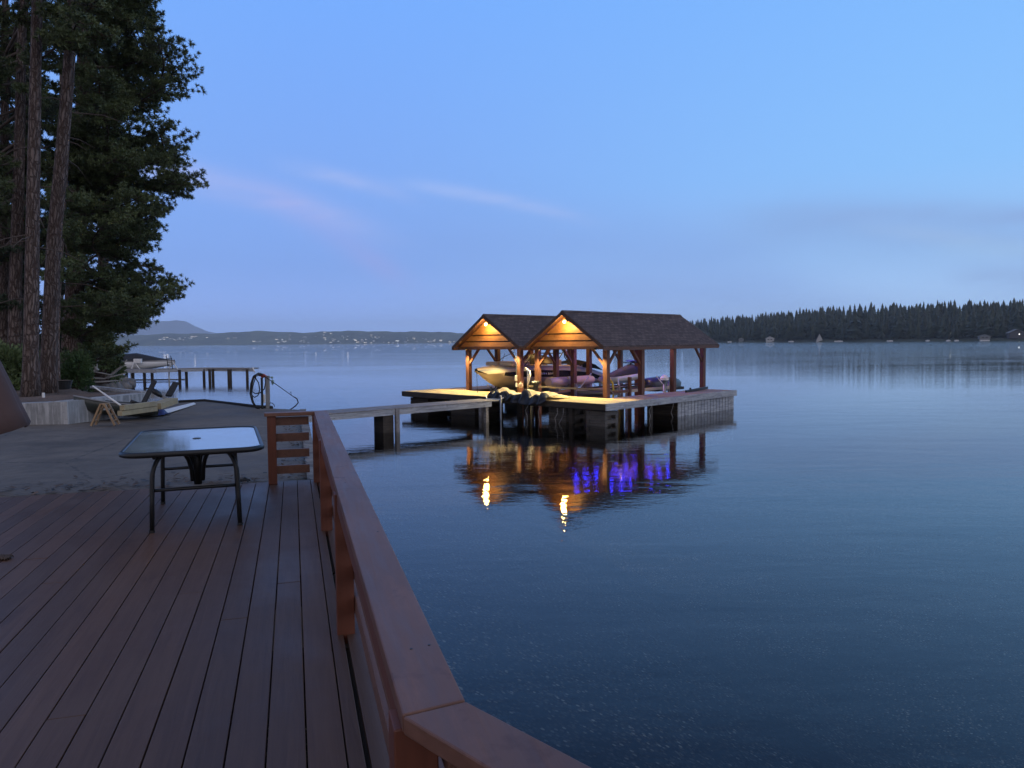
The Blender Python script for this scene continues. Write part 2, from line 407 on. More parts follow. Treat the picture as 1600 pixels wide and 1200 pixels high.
def arc(c, r, a0, a1, n, plane='xz'):
    out = []
    for i in range(n+1):
        a = R(a0+(a1-a0)*i/n); x, y = r*math.cos(a), r*math.sin(a)
        out.append((c[0]+x, c[1], c[2]+y) if plane == 'xz' else (c[0], c[1]+x, c[2]+y))
    return out

# ------------------------------------------------------------------ world
w = bpy.data.worlds.new('World'); scene.world = w; w.use_nodes = True
t = NT(w.node_tree); bg = t.n['Background']
tc = t.node('ShaderNodeTexCoord'); nv = t.node('ShaderNodeVectorMath', operation='NORMALIZE'); t.l.new(tc.outputs['Generated'], nv.inputs[0])
sp = t.node('ShaderNodeSeparateXYZ'); t.l.new(nv.outputs[0], sp.inputs[0]); X, Y, Z = sp.outputs
el = t.math('MAXIMUM', Z, 0.)
left = t.ramp(el, [(0., srgb(140, 176, 244)), (.045, srgb(132, 168, 238)), (.10, srgb(124, 164, 236)), (.2, srgb(122, 165, 238)), (.42, srgb(112, 166, 246)), (.50, srgb(98, 142, 216)), (.62, srgb(96, 132, 194)), (1., srgb(120, 136, 178))])
rightc = t.ramp(el, [(0., srgb(172, 208, 250)), (.045, srgb(162, 200, 246)), (.10, srgb(152, 196, 246)), (.2, srgb(134, 190, 248)), (.42, srgb(120, 178, 246)), (.50, srgb(102, 152, 222)), (.62, srgb(98, 138, 196)), (1., srgb(120, 136, 178))])
f = t.maprange(X, -.30, .62, 0, 1, True)
sky = t.mix(f, left, rightc)
sky = t.mix(t.maprange(Y, .25, -.5, 0, 1, True), sky, srgb(186, 182, 196))
az = t.math('ARCTAN2', X, Y); ea = t.math('ARCSINE', Z)
# faint physical sky under the twilight tones
ns = t.node('ShaderNodeTexSky', sky_type='NISHITA'); ns.sun_disc = False; ns.sun_elevation = R(1.0); ns.sun_rotation = R(104); ns.altitude = 900
sky = t.mix(1., sky, t.mix(1., ns.outputs[0], (.012, .012, .012, 1), 'MULTIPLY'), 'ADD')
cv = t.node('ShaderNodeCombineXYZ'); t.put(cv.inputs[0], t.math('MULTIPLY', az, 1.0)); t.put(cv.inputs[1], t.math('MULTIPLY', ea, 5.))
mp = t.node('ShaderNodeMapping'); mp.inputs['Rotation'].default_value = (0, 0, R(20)); t.l.new(cv.outputs[0], mp.inputs[0])
wisp = t.noise(mp.outputs[0], 5.5, 6, .55, .5); soft = t.noise(mp.outputs[0], 2.2, 4, .5)
def px2ang(x, y): 
    d = ray(x, y).normalized(); return math.atan2(d.x, d.y), math.asin(d.z)
HB = t.node('ShaderNodeMapRange'); HB.interpolation_type = 'SMOOTHSTEP'; t.put(HB.inputs[0], Z); HB.inputs[1].default_value = -.02; HB.inputs[2].default_value = .11; HB.inputs[3].default_value = 1.31; HB.inputs[4].default_value = 1.04
hbc = t.node('ShaderNodeCombineXYZ'); [t.put(hbc.inputs[i], HB.outputs[0]) for i in range(3)]
sky = t.mix(1., sky, hbc.outputs[0], 'MULTIPLY')
def streak(sky, p, q, wd, colr, amt, nz=wisp, lo=.35, hi=.65, power=1):
    a, b = px2ang(*p), px2ang(*q); L = math.hypot(b[0]-a[0], b[1]-a[1]); dx, dy = (b[0]-a[0])/L, (b[1]-a[1])/L
    ux = t.math('SUBTRACT', az, (a[0]+b[0])/2); uy = t.math('SUBTRACT', ea, (a[1]+b[1])/2)
    s = t.math('ADD', t.math('MULTIPLY', ux, dx), t.math('MULTIPLY', uy, dy))
    d = t.math('ADD', t.math('MULTIPLY', ux, -dy), t.math('MULTIPLY', uy, dx))
    bend = t.math('MULTIPLY', t.math('MULTIPLY', s, s), .35)
    d = t.math('ADD', d, bend)
    g = t.math('ADD', t.math('POWER', t.math('ABSOLUTE', t.math('DIVIDE', s, L*.5)), 4.), t.math('POWER', t.math('ABSOLUTE', t.math('DIVIDE', d, wd)), 2.))
    k = t.math('EXPONENT', t.math('MULTIPLY', g, -1.))
    k = t.math('MULTIPLY', k, t.maprange(nz, lo, hi, .35, 1.))
    return t.mix(t.math('MULTIPLY', k, amt), sky, colr)
sky = streak(sky, (170, 238), (590, 352), .017, srgb(170, 184, 240), .95, wisp)
sky = streak(sky, (430, 250), (640, 305), .010, srgb(160, 184, 242), .8)
sky = streak(sky, (640, 283), (910, 335), .0085, srgb(168, 192, 246), .95)
sky = streak(sky, (420, 300), (640, 440), .016, srgb(158, 170, 236), .7, soft)
sky = streak(sky, (560, 330), (1250, 400), .045, srgb(126, 160, 226), .5, soft)
sky = streak(sky, (1150, 330), (1800, 385), .034, srgb(132, 162, 216), .8, soft)
sky = streak(sky, (1250, 322), (1800, 338), .012, srgb(140, 170, 222), .8)
sky = streak(sky, (1350, 352), (1650, 392), .010, srgb(160, 192, 236), .6)
sky = streak(sky, (1480, 385), (1760, 400), .010, srgb(168, 204, 238), .7)
sky = streak(sky, (1500, 430), (1800, 445), .014, srgb(138, 166, 216), .6)
sky = streak(sky, (700, 440), (1400, 470), .03, srgb(132, 164, 226), .5, soft)
t.put(bg.inputs['Color'], sky); bg.inputs['Strength'].default_value = 1.0
sun = bpy.data.lights.new('sun', 'SUN'); so = bpy.data.objects.new('sun', sun); COL.objects.link(so)
sun.energy = .30; sun.angle = R(60); sun.color = (.80, .88, 1.0)
so.rotation_euler = Vector((-math.sin(R(104)), -math.cos(R(104)), -math.tan(R(16)))).to_track_quat('-Z', 'Y').to_euler()
so.name = 'twilight_sun'

# ------------------------------------------------------------------ lake, bed, far land
def grid(name, xs, ys, fz, material, label=None, cat=None, kind='structure', smooth=True):
    mb = MB()
    for y in ys:
        for x in xs: mb.v.append((x, y, fz(x, y)))
    nx = len(xs)
    for j in range(len(ys)-1):
        for i in range(nx-1):
            mb.f.append((j*nx+i, j*nx+i+1, (j+1)*nx+i+1, (j+1)*nx+i)); mb.mi.append(0)
    o = mb.build(name, material, smooth=smooth, fix=False)
    return tag(o, label, cat, kind=kind)
mb = MB(); mb.add([(-14500, -250, 0), (14500, -250, 0), (14500, 15000, 0), (-14500, 15000, 0)], [(0, 1, 2, 3)])
tag(mb.build('lake_water', 'lake_surface', fix=False), 'calm blue lake with faint ripples stretching to the far shores', 'lake', kind='structure')
def bedz(x, y):
    d = (x*.960+y*.281)-.2     # distance out from the deck edge
    if y > 9: d = max(d, 0)
    d = max(d, 0)
    return -max(.75, min(7., .8+.30*d+.01*d*d)) + .04*math.sin(x*1.7+y)*math.sin(y*1.3)
xs = [-14500, -3000, -600, -200, -60]+[i*1.0 for i in range(-30, 41)]+[60, 120, 300, 1000, 4000, 14500]
ys = [-249, -100, -30]+[i*1.0 for i in range(-10, 61)]+[80, 120, 300, 1000, 4000, 15000]
grid('lake_bed', xs, ys, bedz, 'pebble_bed', 'pebbly lake bed seen through the shallow water', 'lake bed')

def smooth01(v): v = max(0, min(1, v)); return v*v*(3-2*v)
# far shore hill: profile by photo columns
prof = [(100, 521), (190, 520), (230, 519), (300, 518), (380, 516), (450, 518), (520, 517), (580, 517), (650, 519), (720, 521), (780, 524), (850, 530), (900, 538)]
def interp(tab, x):
    if x <= tab[0][0]: return tab[0][1]
    for a, b in zip(tab, tab[1:]):
        if x <= b[0]: return a[1]+(b[1]-a[1])*(x-a[0])/(b[0]-a[0])
    return tab[-1][1]
YH = 7000
def hillz(x, y):
    px = 800+FPX*x/(YH+480)
    top = (536-interp(prof, px))/FPX*(YH+970)+3.4
    k = smooth01((y-YH)/1000)
    n = 9*math.sin(x*.0067+1)+6*math.sin(x*.019+y*.005)+4*math.sin(x*.046)
    return -3+(top+3+n*.5*min(1, k*2))*k - (smooth01((y-YH-1350)/1100))*top*.9
grid('far_hill', [-5650+i*42 for i in range(182)], [YH-80+i*42 for i in range(62)], hillz, 'far_hillside', 'low hazy hillside with fields and woods across the lake', 'hill')
mprof = [(66, 522), (126, 514), (176, 510), (211, 503), (246, 501.5), (268, 500), (278, 499.5), (291, 501), (306, 508), (326, 517), (351, 523), (406, 530)]
YM = 14000
def mtz(x, y):
    px = 800+FPX*x/YM; top = (538.5-interp(mprof, px))/FPX*YM
    k = 1-abs(y-YM)/900; n = 12*math.sin(x*.011+y*.004)+8*math.sin(x*.027+1)
    return -4+max(0, top+n*.4)*max(0, k)
grid('mountain', [-10600+i*66 for i in range(92)], [YM-900+i*90 for i in range(21)], mtz, 'mountain_haze_tint', 'pale blue mountain fading into the haze at left', 'mountain')
# wooded shore at right
def shoreY(x): return 1420-(x-340)*1.86+ (0 if x > 200 else 0)
tprof = [(980, 505), (1085, 498), (1180, 489), (1250, 481), (1320, 474), (1400, 472), (1500, 469), (1600, 467), (1800, 462)]
def rsz(x, y):
    d = (y-shoreY(x))*.5
    if x < 280: d -= (280-x)*.3
    return -2+smooth01((d+6)/14)*4.2+smooth01((d-8)/120)*16*smooth01((x-150)/350)
grid('wooded_shore', [120+i*14 for i in range(70)], [560+i*16 for i in range(80)], rsz, 'forest_floor', 'dark wooded shore rising from the water at right', 'shore')

def far_conifer_mesh(seed, mats_):
    rnd = random.Random(seed); mb = MB()
    mb.tube([(0, 0, 0), (0, 0, .85)], [.022, .006], 5, 1)
    tiers = 9
    for i in range(tiers):
        z = .10+.86*i/tiers; rr = (1-(i/tiers)**1.15)*.19+.012
        for k in range(9):
            a = 2*math.pi*(k+rnd.random()*.8)/9; L = rr*rnd.uniform(.6, 1.25); wv = L*.55
            ca, sa = math.cos(a), math.sin(a)
            tip = (ca*L, sa*L, z-rnd.uniform(.01, .05)); apex = (0, 0, z+.13*rnd.uniform(.8, 1.2))
            l = (ca*L*.6-sa*wv, sa*L*.6+ca*wv, z+.01); r_ = (ca*L*.6+sa*wv, sa*L*.6-ca*wv, z+.01)
            mb.add([apex, l, tip, r_], [(0, 1, 2), (0, 2, 3)], 0)
    mb.add([(0, 0, 1), (.012, 0, .9), (-.006, .01, .9), (-.006, -.01, .9)], [(0, 1, 2), (0, 2, 3), (0, 3, 1)], 0)
    me = bpy.data.meshes.new('conifer'); me.from_pydata(mb.v, [], mb.f)
    for q in mats_: me.materials.append(MATS[q])
    me.polygons.foreach_set('material_index', mb.mi); me.update(); return me
CON = [far_conifer_mesh(s, (['far_conifer', 'far_conifer_b'][s % 2], 'limb_bark')) for s in range(5)]
rnd = random.Random(3)
cands = []
for px in np.linspace(1070, 1650, 96):
    for row in range(3):
        x_px = px+rnd.uniform(-4, 4)
        # find ground along this column
        tx = (x_px-800)/FPX
        Ys = (1420+340*1.86)/(1+1.86*tx)        # shore crossing
        Yt = Ys+14+row*42+rnd.uniform(0, 30)
        cands.append((x_px, tx*Yt, Yt, row))
rnd.shuffle(cands)
for k, (pxx, x, y, row) in enumerate(sorted(cands, key=lambda c: c[2])[:285]):
    z = rsz(x, y); target = CAMZ+(534-(pxx-800)*.0087-interp(tprof, pxx))/FPX*y
    h = (target-z)*(rnd.uniform(.74, 1.07) if row == 2 else rnd.uniform(.45, .9)); h = max(8, h)
    o = bpy.data.objects.new('conifer_tree', CON[k % 5]); COL.objects.link(o); o.location = (x, y, z-.3)
    wd = h*rnd.uniform(.9, 1.7); o.scale = (wd, wd, h); o.rotation_euler.z = rnd.uniform(0, 6.28)
    tag(o, 'dark conifer among those lining the far right shore', 'tree', 'conifers on the far right shore')
# the wood behind them, one mass
mb = MB()
for k in range(420):
    pxx = rnd.uniform(960, 1700); tx = (pxx-800)/FPX; Ys = (1420+340*1.86)/(1+1.86*tx); y = Ys+120+rnd.uniform(0, 120); x = tx*y
    z = rsz(x, y); target = CAMZ+(534-(pxx-800)*.0087-interp(tprof, pxx))/FPX*y
    h = max(9, (target-z)*rnd.uniform(.72, 1.0)); wd = h*rnd.uniform(.9, 1.5); a = rnd.uniform(0, 6.28)
    me = CON[k % 5]; vs = [(x+(v.co.x*math.cos(a)-v.co.y*math.sin(a))*wd, y+(v.co.x*math.sin(a)+v.co.y*math.cos(a))*wd, z+v.co.z*h) for v in me.vertices]
    mb.add(vs, [tuple(p.vertices) for p in me.polygons])
tag(mb.build('forest', 'far_conifer', fix=False), 'dense dark wood behind the trees of the right shore', 'forest', kind='stuff')

# ---------------- far buildings
def house_mesh(kind, seed):
    mb = MB(); rd = random.Random(seed); wd, dp, h = 1, .7, .45
    mb.box(-wd/2, wd/2, -dp/2, dp/2, 0, h, 0)
    if kind != 'flat':
        mb.prism_y([(-wd*.56, h), (wd*.56, h), (0, h+.34)], -dp*.56, dp*.56, 1)
    for i in range(3): mb.box(-.38+i*.27, -.22+i*.27, -dp/2-.01, -dp/2, .14, .32, 2)
    return mb
HM = []
for i, (kd, ma) in enumerate([('g', ('far_wall_pale', 'far_roof', 'far_light')), ('g', ('far_wall_grey', 'far_roof', 'far_light')), ('flat', ('far_wall_pale', 'far_roof', 'white_light')), ('g', ('far_wall_pale', 'far_wall_pale', 'far_roof'))]):
    mb = house_mesh(kd, i); me = bpy.data.meshes.new('house'); me.from_pydata(mb.v, [], mb.f)
    for q in ma: me.materials.append(MATS[q])
    me.polygons.foreach_set('material_index', mb.mi); me.update(); HM.append(me)
rnd = random.Random(11)
spots = []
for cx, cy, n, sx, sy in [(270, 530, 16, 18, 3), (300, 528, 8, 12, 2), (345, 530, 4, 20, 3), (395, 534, 6, 12, 2), (440, 532, 9, 12, 3), (470, 534, 6, 8, 2), (520, 529, 10, 25, 5), (560, 532, 10, 16, 3), (585, 527, 8, 16, 4), (650, 533, 14, 30, 3), (690, 534, 8, 16, 2), (600, 535, 10, 70, 1.5), (480, 526, 8, 60, 5)]:
    for _ in range(n): spots.append((rnd.gauss(cx, sx*.6), min(536.5, rnd.gauss(cy, sy*.6))))
for k, (px, py) in enumerate(spots):
    # march to the hill surface
    r_ = ray(px, py); hit = None; yy = YH-30
    while yy < YH+1000:
        p = Vector((0, 0, CAMZ))+r_*(yy/r_.y)
        if p.z <= hillz(p.x, p.y)+.5: hit = p; break
        yy += 11
    if hit is None: continue
    o = bpy.data.objects.new('far_house', HM[rnd.choice([0, 0, 1, 2, 3, 3])]); COL.objects.link(o)
    o.location = (hit.x, hit.y, hillz(hit.x, hit.y)); s_ = rnd.choice([11, 15, 19, 25]); o.scale = (s_*rnd.uniform(.8, 1.5), s_, s_*rnd.uniform(.6, .9))
    tag(o, 'tiny pale house or lit building on the distant hazy hillside', 'house', 'houses on the far hillside')

def on_right(px, off=2):
    tx = (px-800)/FPX; Ys = (1420+340*1.86)/(1+1.86*tx); y = Ys+off; return tx*y, y
def cabin(px, off, wd, dp, h, rh, walls, roof, label, lit=0, zoff=0, name='lake_cabin'):
    x, y = on_right(px, off); z = max(rsz(x, y), 1.)+zoff
    t_ = thing(name, label, 'cabin', (x, y, z), -.3)
    b = MB(); b.box(-wd/2, wd/2, -dp/2, dp/2, -3, h); b.prism_y([(-wd/2, h), (wd/2, h), (0, h+rh*.96)], -dp/2, dp/2); b.build('wall', walls, t_)
    r_ = MB()
    for sx in (-1, 1):
        r_.beam((sx*wd*.56, -dp*.58, h-.1*rh), (sx*wd*.56, -dp*.58, h-.1*rh+.01), .01, .01)
        r_.add([(sx*wd*.58, -dp*.6, h-.12*rh), (0, -dp*.6, h+rh+.1), (0, dp*.6, h+rh+.1), (sx*wd*.58, dp*.6, h-.12*rh),
                (sx*wd*.58, -dp*.6, h-.12*rh+.4), (0, -dp*.6, h+rh+.5), (0, dp*.6, h+rh+.5), (sx*wd*.58, dp*.6, h-.12*rh+.4)],
               [(0, 1, 2, 3), (4, 7, 6, 5), (0, 4, 5, 1), (3, 2, 6, 7), (0, 3, 7, 4)])
    r_.build('roof', roof, t_)
    for i in range(2 if wd > 7 else 1):
        wn_ = MB(); wn_.box(-wd*.3+i*wd*.35, -wd*.3+i*wd*.35+wd*.22, -dp/2-.15, -dp/2-.02, .9, min(h-.3, 2.4)); wn_.build('window', ['far_roof', 'warm_window', 'white_light'][lit], t_)
    return t_
cabin(1110, 8, 11, 8, 3.2, 2.5, 'far_wall_grey', 'far_roof', 'small grey cabin nearest the boathouse roof on the right shore')
cabin(1203, 8, 13, 9, 3.5, 3.2, 'far_wall_pale', 'far_wall_pale', 'low house with a pale roof on the wooded shore')
cabin(1280, 6, 8.5, 8, 1.0, 9.5, 'far_wall_pale', 'far_roof', 'white steep A-frame cabin at the foot of the woods')
cabin(1158, 7, 8, 6, 2.8, 2., 'far_wall_grey', 'far_wall_pale', 'tiny pale shed between the grey cabin and the low pale-roofed house')
cabin(1483, 24, 9, 7, 3.5, 2.8, 'far_roof', 'far_roof', 'dark cabin with a bright lit window in the woods', 2, 5)
cabin(1586, 14, 16, 10, 4, 4, 'far_roof', 'far_wall_grey', 'large dark cabin with wide gable at far right edge', 0, 3)
cabin(1537, 10, 12, 8, 3., 2, 'far_wall_grey', 'far_wall_grey', 'grey low cabin left of the large gabled cabin')
bl = MB(); bl.ball((0, 0, 0), .7, 8); x, y = on_right(1592, 6)
tag(bl.build('yard_light', 'white_light', loc=(x, y, 7.5)), 'bright white yard light beside the large gabled cabin', 'lamp')
for k, (px, wd, lab) in enumerate([(1140, 7, 'white moored boat left of the pale-roofed house'), (1236, 8, 'white boat moored just left of the A-frame cabin'), (1310, 12, 'long white floating dock right of the A-frame cabin'), (1390, 8, 'pale boat moored mid way along the wooded shore'), (1449, 5, 'small bright boat below the dark lit cabin, its left neighbour'), (1481, 5, 'small bright boat directly below the lit cabin'), (1494, 5, 'small bright boat right of the lit cabin'), (1538, 11, 'long pale boat below the grey low cabin')]):
    x, y = on_right(px, -6); s_ = wd
    t_ = thing('moored_boat', lab, 'boat', (x, y, .1), -.2, 'boats along the right shore')
    h_ = MB(); h_.loft([[(-s_/2, 0, 1.), (-s_/2, 0, 1.)], [(-s_*.3, -1, .8), (-s_*.3, 1, .8)], [(s_/2, -1, .8), (s_/2, 1, .8)]], 0)
    h_.prism([(-s_/2, 0), (-s_*.3, -1.1), (s_/2, -1.1), (s_/2, 1.1), (-s_*.3, 1.1)], -.2, .8); h_.build('hull', 'white_paint', t_)
    c_ = MB(); c_.box(-s_*.1, s_*.3, -.8, .8, .8, 1.7); c_.build('cabin', 'far_wall_grey', t_)

# haze box: sky outside, everything inside
mb = MB(); mb.box(-14900, 14900, -290, 15400, -8.2, 415)
hz = mb.build('haze', 'haze_air'); tag(hz, 'thin blue evening air over the lake', 'haze', kind='stuff')

# ================================================================== near scene
DZ = 1.9                                    # deck height above the lake
DR = R(16.3)                                # deck frame: local x across the boards, local y along them
Px = Vector((math.cos(DR), math.sin(DR), 0)); Bx = Vector((-math.sin(DR), math.cos(DR), 0))
def dl(x, y): return (x*Px.x+y*Px.y, x*Bx.x+y*Bx.y)          # world xy -> deck local
def dw(p, b, z=0): return Px*p+Bx*b+Vector((0, 0, z))

# ---- wooden deck
DEND = 8.53
deck = thing('wooden_deck', 'red-brown stained plank deck running out towards the asphalt', 'deck', (0, 0, DZ), DR)
mb = MB(); rnd = random.Random(5)
k = 0; x1 = .012
while x1 > -7.6:
    x0 = x1-.137; b0 = -1.6; jn = rnd.uniform(-1, 1) if k % 2 else rnd.uniform(2.6, 6.2)
    for (ya, yb) in ((b0, jn), (jn+.007, DEND-rnd.uniform(0, .012))):
        mb.box(x0, x1, ya, yb, -.035-rnd.uniform(0, .001), rnd.uniform(-.0015, .0015))
    x1 -= .143; k += 1
mb.box(.018, .151, -.45, DEND-.01, -.035, 0); mb.box(.157, .216, .3, DEND-.01, -.035, -.001)
mb.box(.236, .36, .9, DEND-.01, -.035, -.003)
# boards beside and in front of the slanted rail run out to its line
for i in range(9):
    a = .16+i*.143; mb.box(a+.005, a+.137, -1.6, .25-(a-.16)*.95, -.036, -.0015)
mb.build('deck_boards', 'red_brown_stained_deck', deck, bevel=.003)
mb = MB()
for i in range(8): mb.box(-7.6, .34, -1.4+i*1.3, -1.36+i*1.3, -.25, -.037)
mb.box(-7.6, .36, DEND-.05, DEND-.02, -.25, -.037); mb.box(.33, .355, -1, DEND-.06, -.25, -.038); mb.box(.145, .26, -.4, DEND-.06, -.30, -.05)
for i in range(5): mb.box(.1, .24, i*2.0+.3, i*2.0+.44, -4.5, -.25)
mb.build('joists', 'dark_timber', deck)

# ---- railing
RT = .77
rail = thing('wooden_railing', 'red-brown wooden railing along the water edge of the deck', 'railing', (0, 0, DZ), DR)
cap0 = (.208, .348)
def capz(): return RT-.038, RT
jA = dl(-.22, 1.43); jB = dl(-.10, 1.49)
mb = MB(); mb.prism([(cap0[0], DEND-.22), (jA[0], jA[1]+.004), (jB[0], jB[1]+.004), (cap0[1], DEND-.22)], *capz())
mb.build('cap_board', 'red_brown_rail', rail, bevel=.004)
e1 = dl(.95, .42); e2 = dl(.78, .43)
a2, b2 = Vector(dl(-.10, 1.49)), Vector(dl(-.22, 1.43)); dd = (Vector(dl(.14, 1.24))-a2).normalized()
mb = MB(); mb.prism([(a2.x+dd.x*1.7, a2.y+dd.y*1.7), (a2.x, a2.y-.002), (b2.x, b2.y-.002), (b2.x+dd.x*1.7, b2.y+dd.y*1.7)], *capz())
mb.build('cap_board', 'red_brown_rail', rail, bevel=.004)
mb = MB(); pe = dl(-2.68, 8.33)[0]
mb.box(pe-.07, cap0[1], DEND-.216, DEND-.08, RT-.038, RT-.001); mb.build('cap_board', 'red_brown_rail', rail, bevel=.004)
posts = [(.2, .2), (.2, 3.93), (.2, 6.18), (.2, 8.38)]
pj = (b2.x+.03, b2.y+.02)
for (p, b) in [(.232, 3.93), (.232, 6.18), (.232, DEND-.15), (pe+.0, DEND-.15), (pj[0]+.0, pj[1]+.05), (a2.x+dd.x*1.5-.06, a2.y+dd.y*1.5-.05)]:
    mb = MB(); mb.box(p-.045, p+.045, b-.045, b+.045, -.10 if p > .15 else .0, RT-.04); mb.build('post', 'red_brown_post', rail, bevel=.004)
for i in range(4):
    z1 = RT-.075-.175*i+ .02; z0 = z1-.089
    mb = MB(); mb.box(.279, .315, pj[1]-.02, DEND-.11, z0, z1); mb.build('rail_board', 'red_brown_rail', rail, bevel=.003)
    mb = MB(); mb.box(pe+.02, .150, DEND-.138, DEND-.102, z0, z1); mb.build('rail_board', 'red_brown_rail', rail, bevel=.003)
    q0 = Vector((pj[0]+.09, pj[1]+.0)); q1 = q0+dd*1.6
    mb = MB(); mb.beam((q0.x, q0.y, (z0+z1)/2), (q1.x, q1.y, (z0+z1)/2), .036, .089); mb.build('rail_board', 'red_brown_rail', rail, bevel=.003)
mb = MB(); mb.box(.199, .245, pj[1]+.1, DEND-.20, RT-.12, RT-.0385); mb.build('apron', 'red_brown_post', rail, bevel=.003)
mb = MB()
for (p, b) in [(.255, 1.75), (.30, 1.76), (.30, 2.9), (.25, 4.0), (.31, 6.2), (.27, 6.9), (a2.x+dd.x*.35-.03, a2.y+dd.y*.35-.06), (a2.x+dd.x*.41-.07, a2.y+dd.y*.41-.07)]:
    mb.tube([(p, b, RT-.002), (p, b, RT+.0012)], .0035, 8)
mb.build('screw_heads', 'black_metal', rail)

# ---- patio table
TC = (-2.79, 6.58); TR = R(21)
tb = thing('patio_table', 'rectangular glass-topped patio table with dark curved metal legs', 'table', (TC[0], TC[1], DZ), TR)
TH = .68; hx, hy = .535, .86
def rrect(hx, hy, r, n=7):
    out = []
    for cx, cy, a0 in ((hx-r, hy-r, 0), (-hx+r, hy-r, 90), (-hx+r, -hy+r, 180), (hx-r, -hy+r, 270)):
        for i in range(n+1):
            a = R(a0+90*i/n); out.append((cx+r*math.cos(a), cy+r*math.sin(a)))
    return out
mb = MB(); mb.prism(rrect(hx-.03, hy-.03, .15), TH-.012, TH-.006); mb.build('glass_top', 'table_glass', tb)
def ring(inset, z, r=.17): return [(x, y, z) for x, y in rrect(hx-inset, hy-inset, r-inset*.5)]
mb = MB(); mb.loft([ring(.035, TH-.004), ring(.028, TH+.002), ring(.012, TH+.001), ring(0, TH-.012), ring(.002, TH-.034), ring(.018, TH-.042), ring(.04, TH-.036), ring(.04, TH-.016)], 0, closed=True)
mb.build('rim', 'black_metal', tb, smooth=True)
mb = MB()
mb.tube([(0, 0, TH-.004), (0, 0, TH-.001)], .035, 14); mb.build('umbrella_ring', 'black_metal', tb)
mb = MB(); mb.tube([(0, 0, TH-.03), (0, 0, .27)], [.040, .034], 12)
mb.beam((0, .04, TH-.05), (0, -.04, TH-.05), .10, .05)
for a in (45, 135, 225, 315):
    pts = []
    for i in range(7):
        t_ = i/6; pts.append((math.cos(R(a))*.03+math.cos(R(a))*.20*t_**2, math.sin(R(a))*.03+math.sin(R(a))*.28*t_**2, .40+.24*math.sin(t_*math.pi/2)))
    mb.tube(pts, .011, 6)
mb.build('umbrella_tube', 'black_metal', tb, smooth=True)
for sx, sy in ((-1, -1), (1, -1), (-1, 1), (1, 1)):
    X0, Y0 = .325*sx, .57*sy; pts = [(X0*1.02, Y0*1.02, 0), (X0, Y0, .25), (X0*.985, Y0*.98, .42)]
    for i in range(1, 8):
        a = R(90*i/7); pts.append((X0*(.985-.45*(1-math.cos(a))), Y0*(.98-.22*(1-math.cos(a))), .42+.225*math.sin(a)))
    for i in range(1, 6):
        a = R(90*i/5); pts.append((X0*(.535-.41*math.sin(a)), Y0*(.76-.66*math.sin(a)), .645-.335*(1-math.cos(a))))
    mb = MB(); mb.tube(pts, [.019]*4+[.018]*(len(pts)-4), 8); lg = mb.build('leg', 'black_metal', tb, smooth=True)
    ft = MB(); ft.tube([(X0*1.02, Y0*1.02, .0), (X0*1.02, Y0*1.02, .022)], .0215, 10); ft.build('foot_cap', 'dark_rubber', lg)
for sy in (-1, 1):
    mb = MB(); mb.tube([(-.322, .56*sy, .335), (.322, .56*sy, .335)], .014, 8); mb.build('crossbar', 'black_metal', tb, smooth=True)
for sx in (-1, 1):
    mb = MB(); mb.tube([(sx*.28, -.8, TH-.05), (sx*.28, .8, TH-.05)], .013, 8); mb.build('top_rail', 'black_metal', tb, smooth=True)

# ---- folded brown umbrella at the left edge
uc = aty(-143, 600, 2.15)
um = thing('patio_umbrella', 'folded brown canvas patio umbrella hanging at the left edge', 'umbrella', (uc.x, uc.y, DZ), .2)
hemz = aty(40, 672, 2.15).z-DZ
mb = MB(); rings = []
for i in range(15):
    t_ = i/14; z = hemz+t_*.70; rr = .262*(1-t_)**.95+.03
    rings.append([((rr*(1+.045*math.cos(8*R(a)+.5)*(1-t_)))*math.cos(R(a)), (rr*(1+.045*math.cos(8*R(a)+.5)*(1-t_)))*math.sin(R(a)), z+.008*math.cos(8*R(a))*(1-t_)) for a in range(0, 360, 6)])
mb.loft(list(reversed(rings)), 0, closed=True)
cn = mb.build('canopy', 'brown_canvas', um, smooth=True); sl = cn.modifiers.new('solid', 'SOLIDIFY'); sl.thickness = .004
mb = MB(); mb.tube([(0, 0, .05), (0, 0, hemz+.85)], .02, 10); mb.build('pole', 'black_metal', um, smooth=True)
mb = MB(); mb.tube([(0, 0, 0), (0, 0, .06), (0, 0, .1)], [.24, .22, .05], 24); mb.build('base', 'black_metal', um)

# ---- asphalt patio, kerb, retaining walls
def up_(p, b): v = dw(p, b); return (v.x, v.y)
edge = [up_(.118, DEND+.02), up_(.118, 12), up_(.118, 15), up_(.118, 17.9), (-5.68, 17.64), (-6.15, 17.95), (-6.9, 18.7), (-7.6, 19.4), (-8.25, 20.05), (-8.8, 19.7), (-9.3, 18.4), (-8.1, 16.62), (-8.5, 14.45), (-9.6, 14.3), (-15, 14.2), (-15, 5), up_(-8.0, DEND+.02)]
bm = bmesh.new(); vs = [bm.verts.new((x, y, 0)) for x, y in edge]; fc = bm.faces.new(vs)
bmesh.ops.triangulate(bm, faces=[fc])
for _ in range(5): bmesh.ops.subdivide_edges(bm, edges=[e for e in bm.edges if e.calc_length() > .45], cuts=1, use_grid_fill=False); bmesh.ops.triangulate(bm, faces=bm.faces)
for v in bm.verts: v.co.z = DZ-.018+.012*math.sin(v.co.x*1.1+.4)*math.sin(v.co.y*.9)
ret = bmesh.ops.extrude_face_region(bm, geom=list(bm.faces))
for v in [g for g in ret['geom'] if isinstance(g, bmesh.types.BMVert)]: v.co.z = -1.2
bmesh.ops.recalc_face_normals(bm, faces=bm.faces)
me = bpy.data.meshes.new('asphalt_patio'); bm.to_mesh(me); bm.free(); me.materials.append(MATS['dark_asphalt'])
for p in me.polygons: p.use_smooth = abs(p.normal.z) > .7
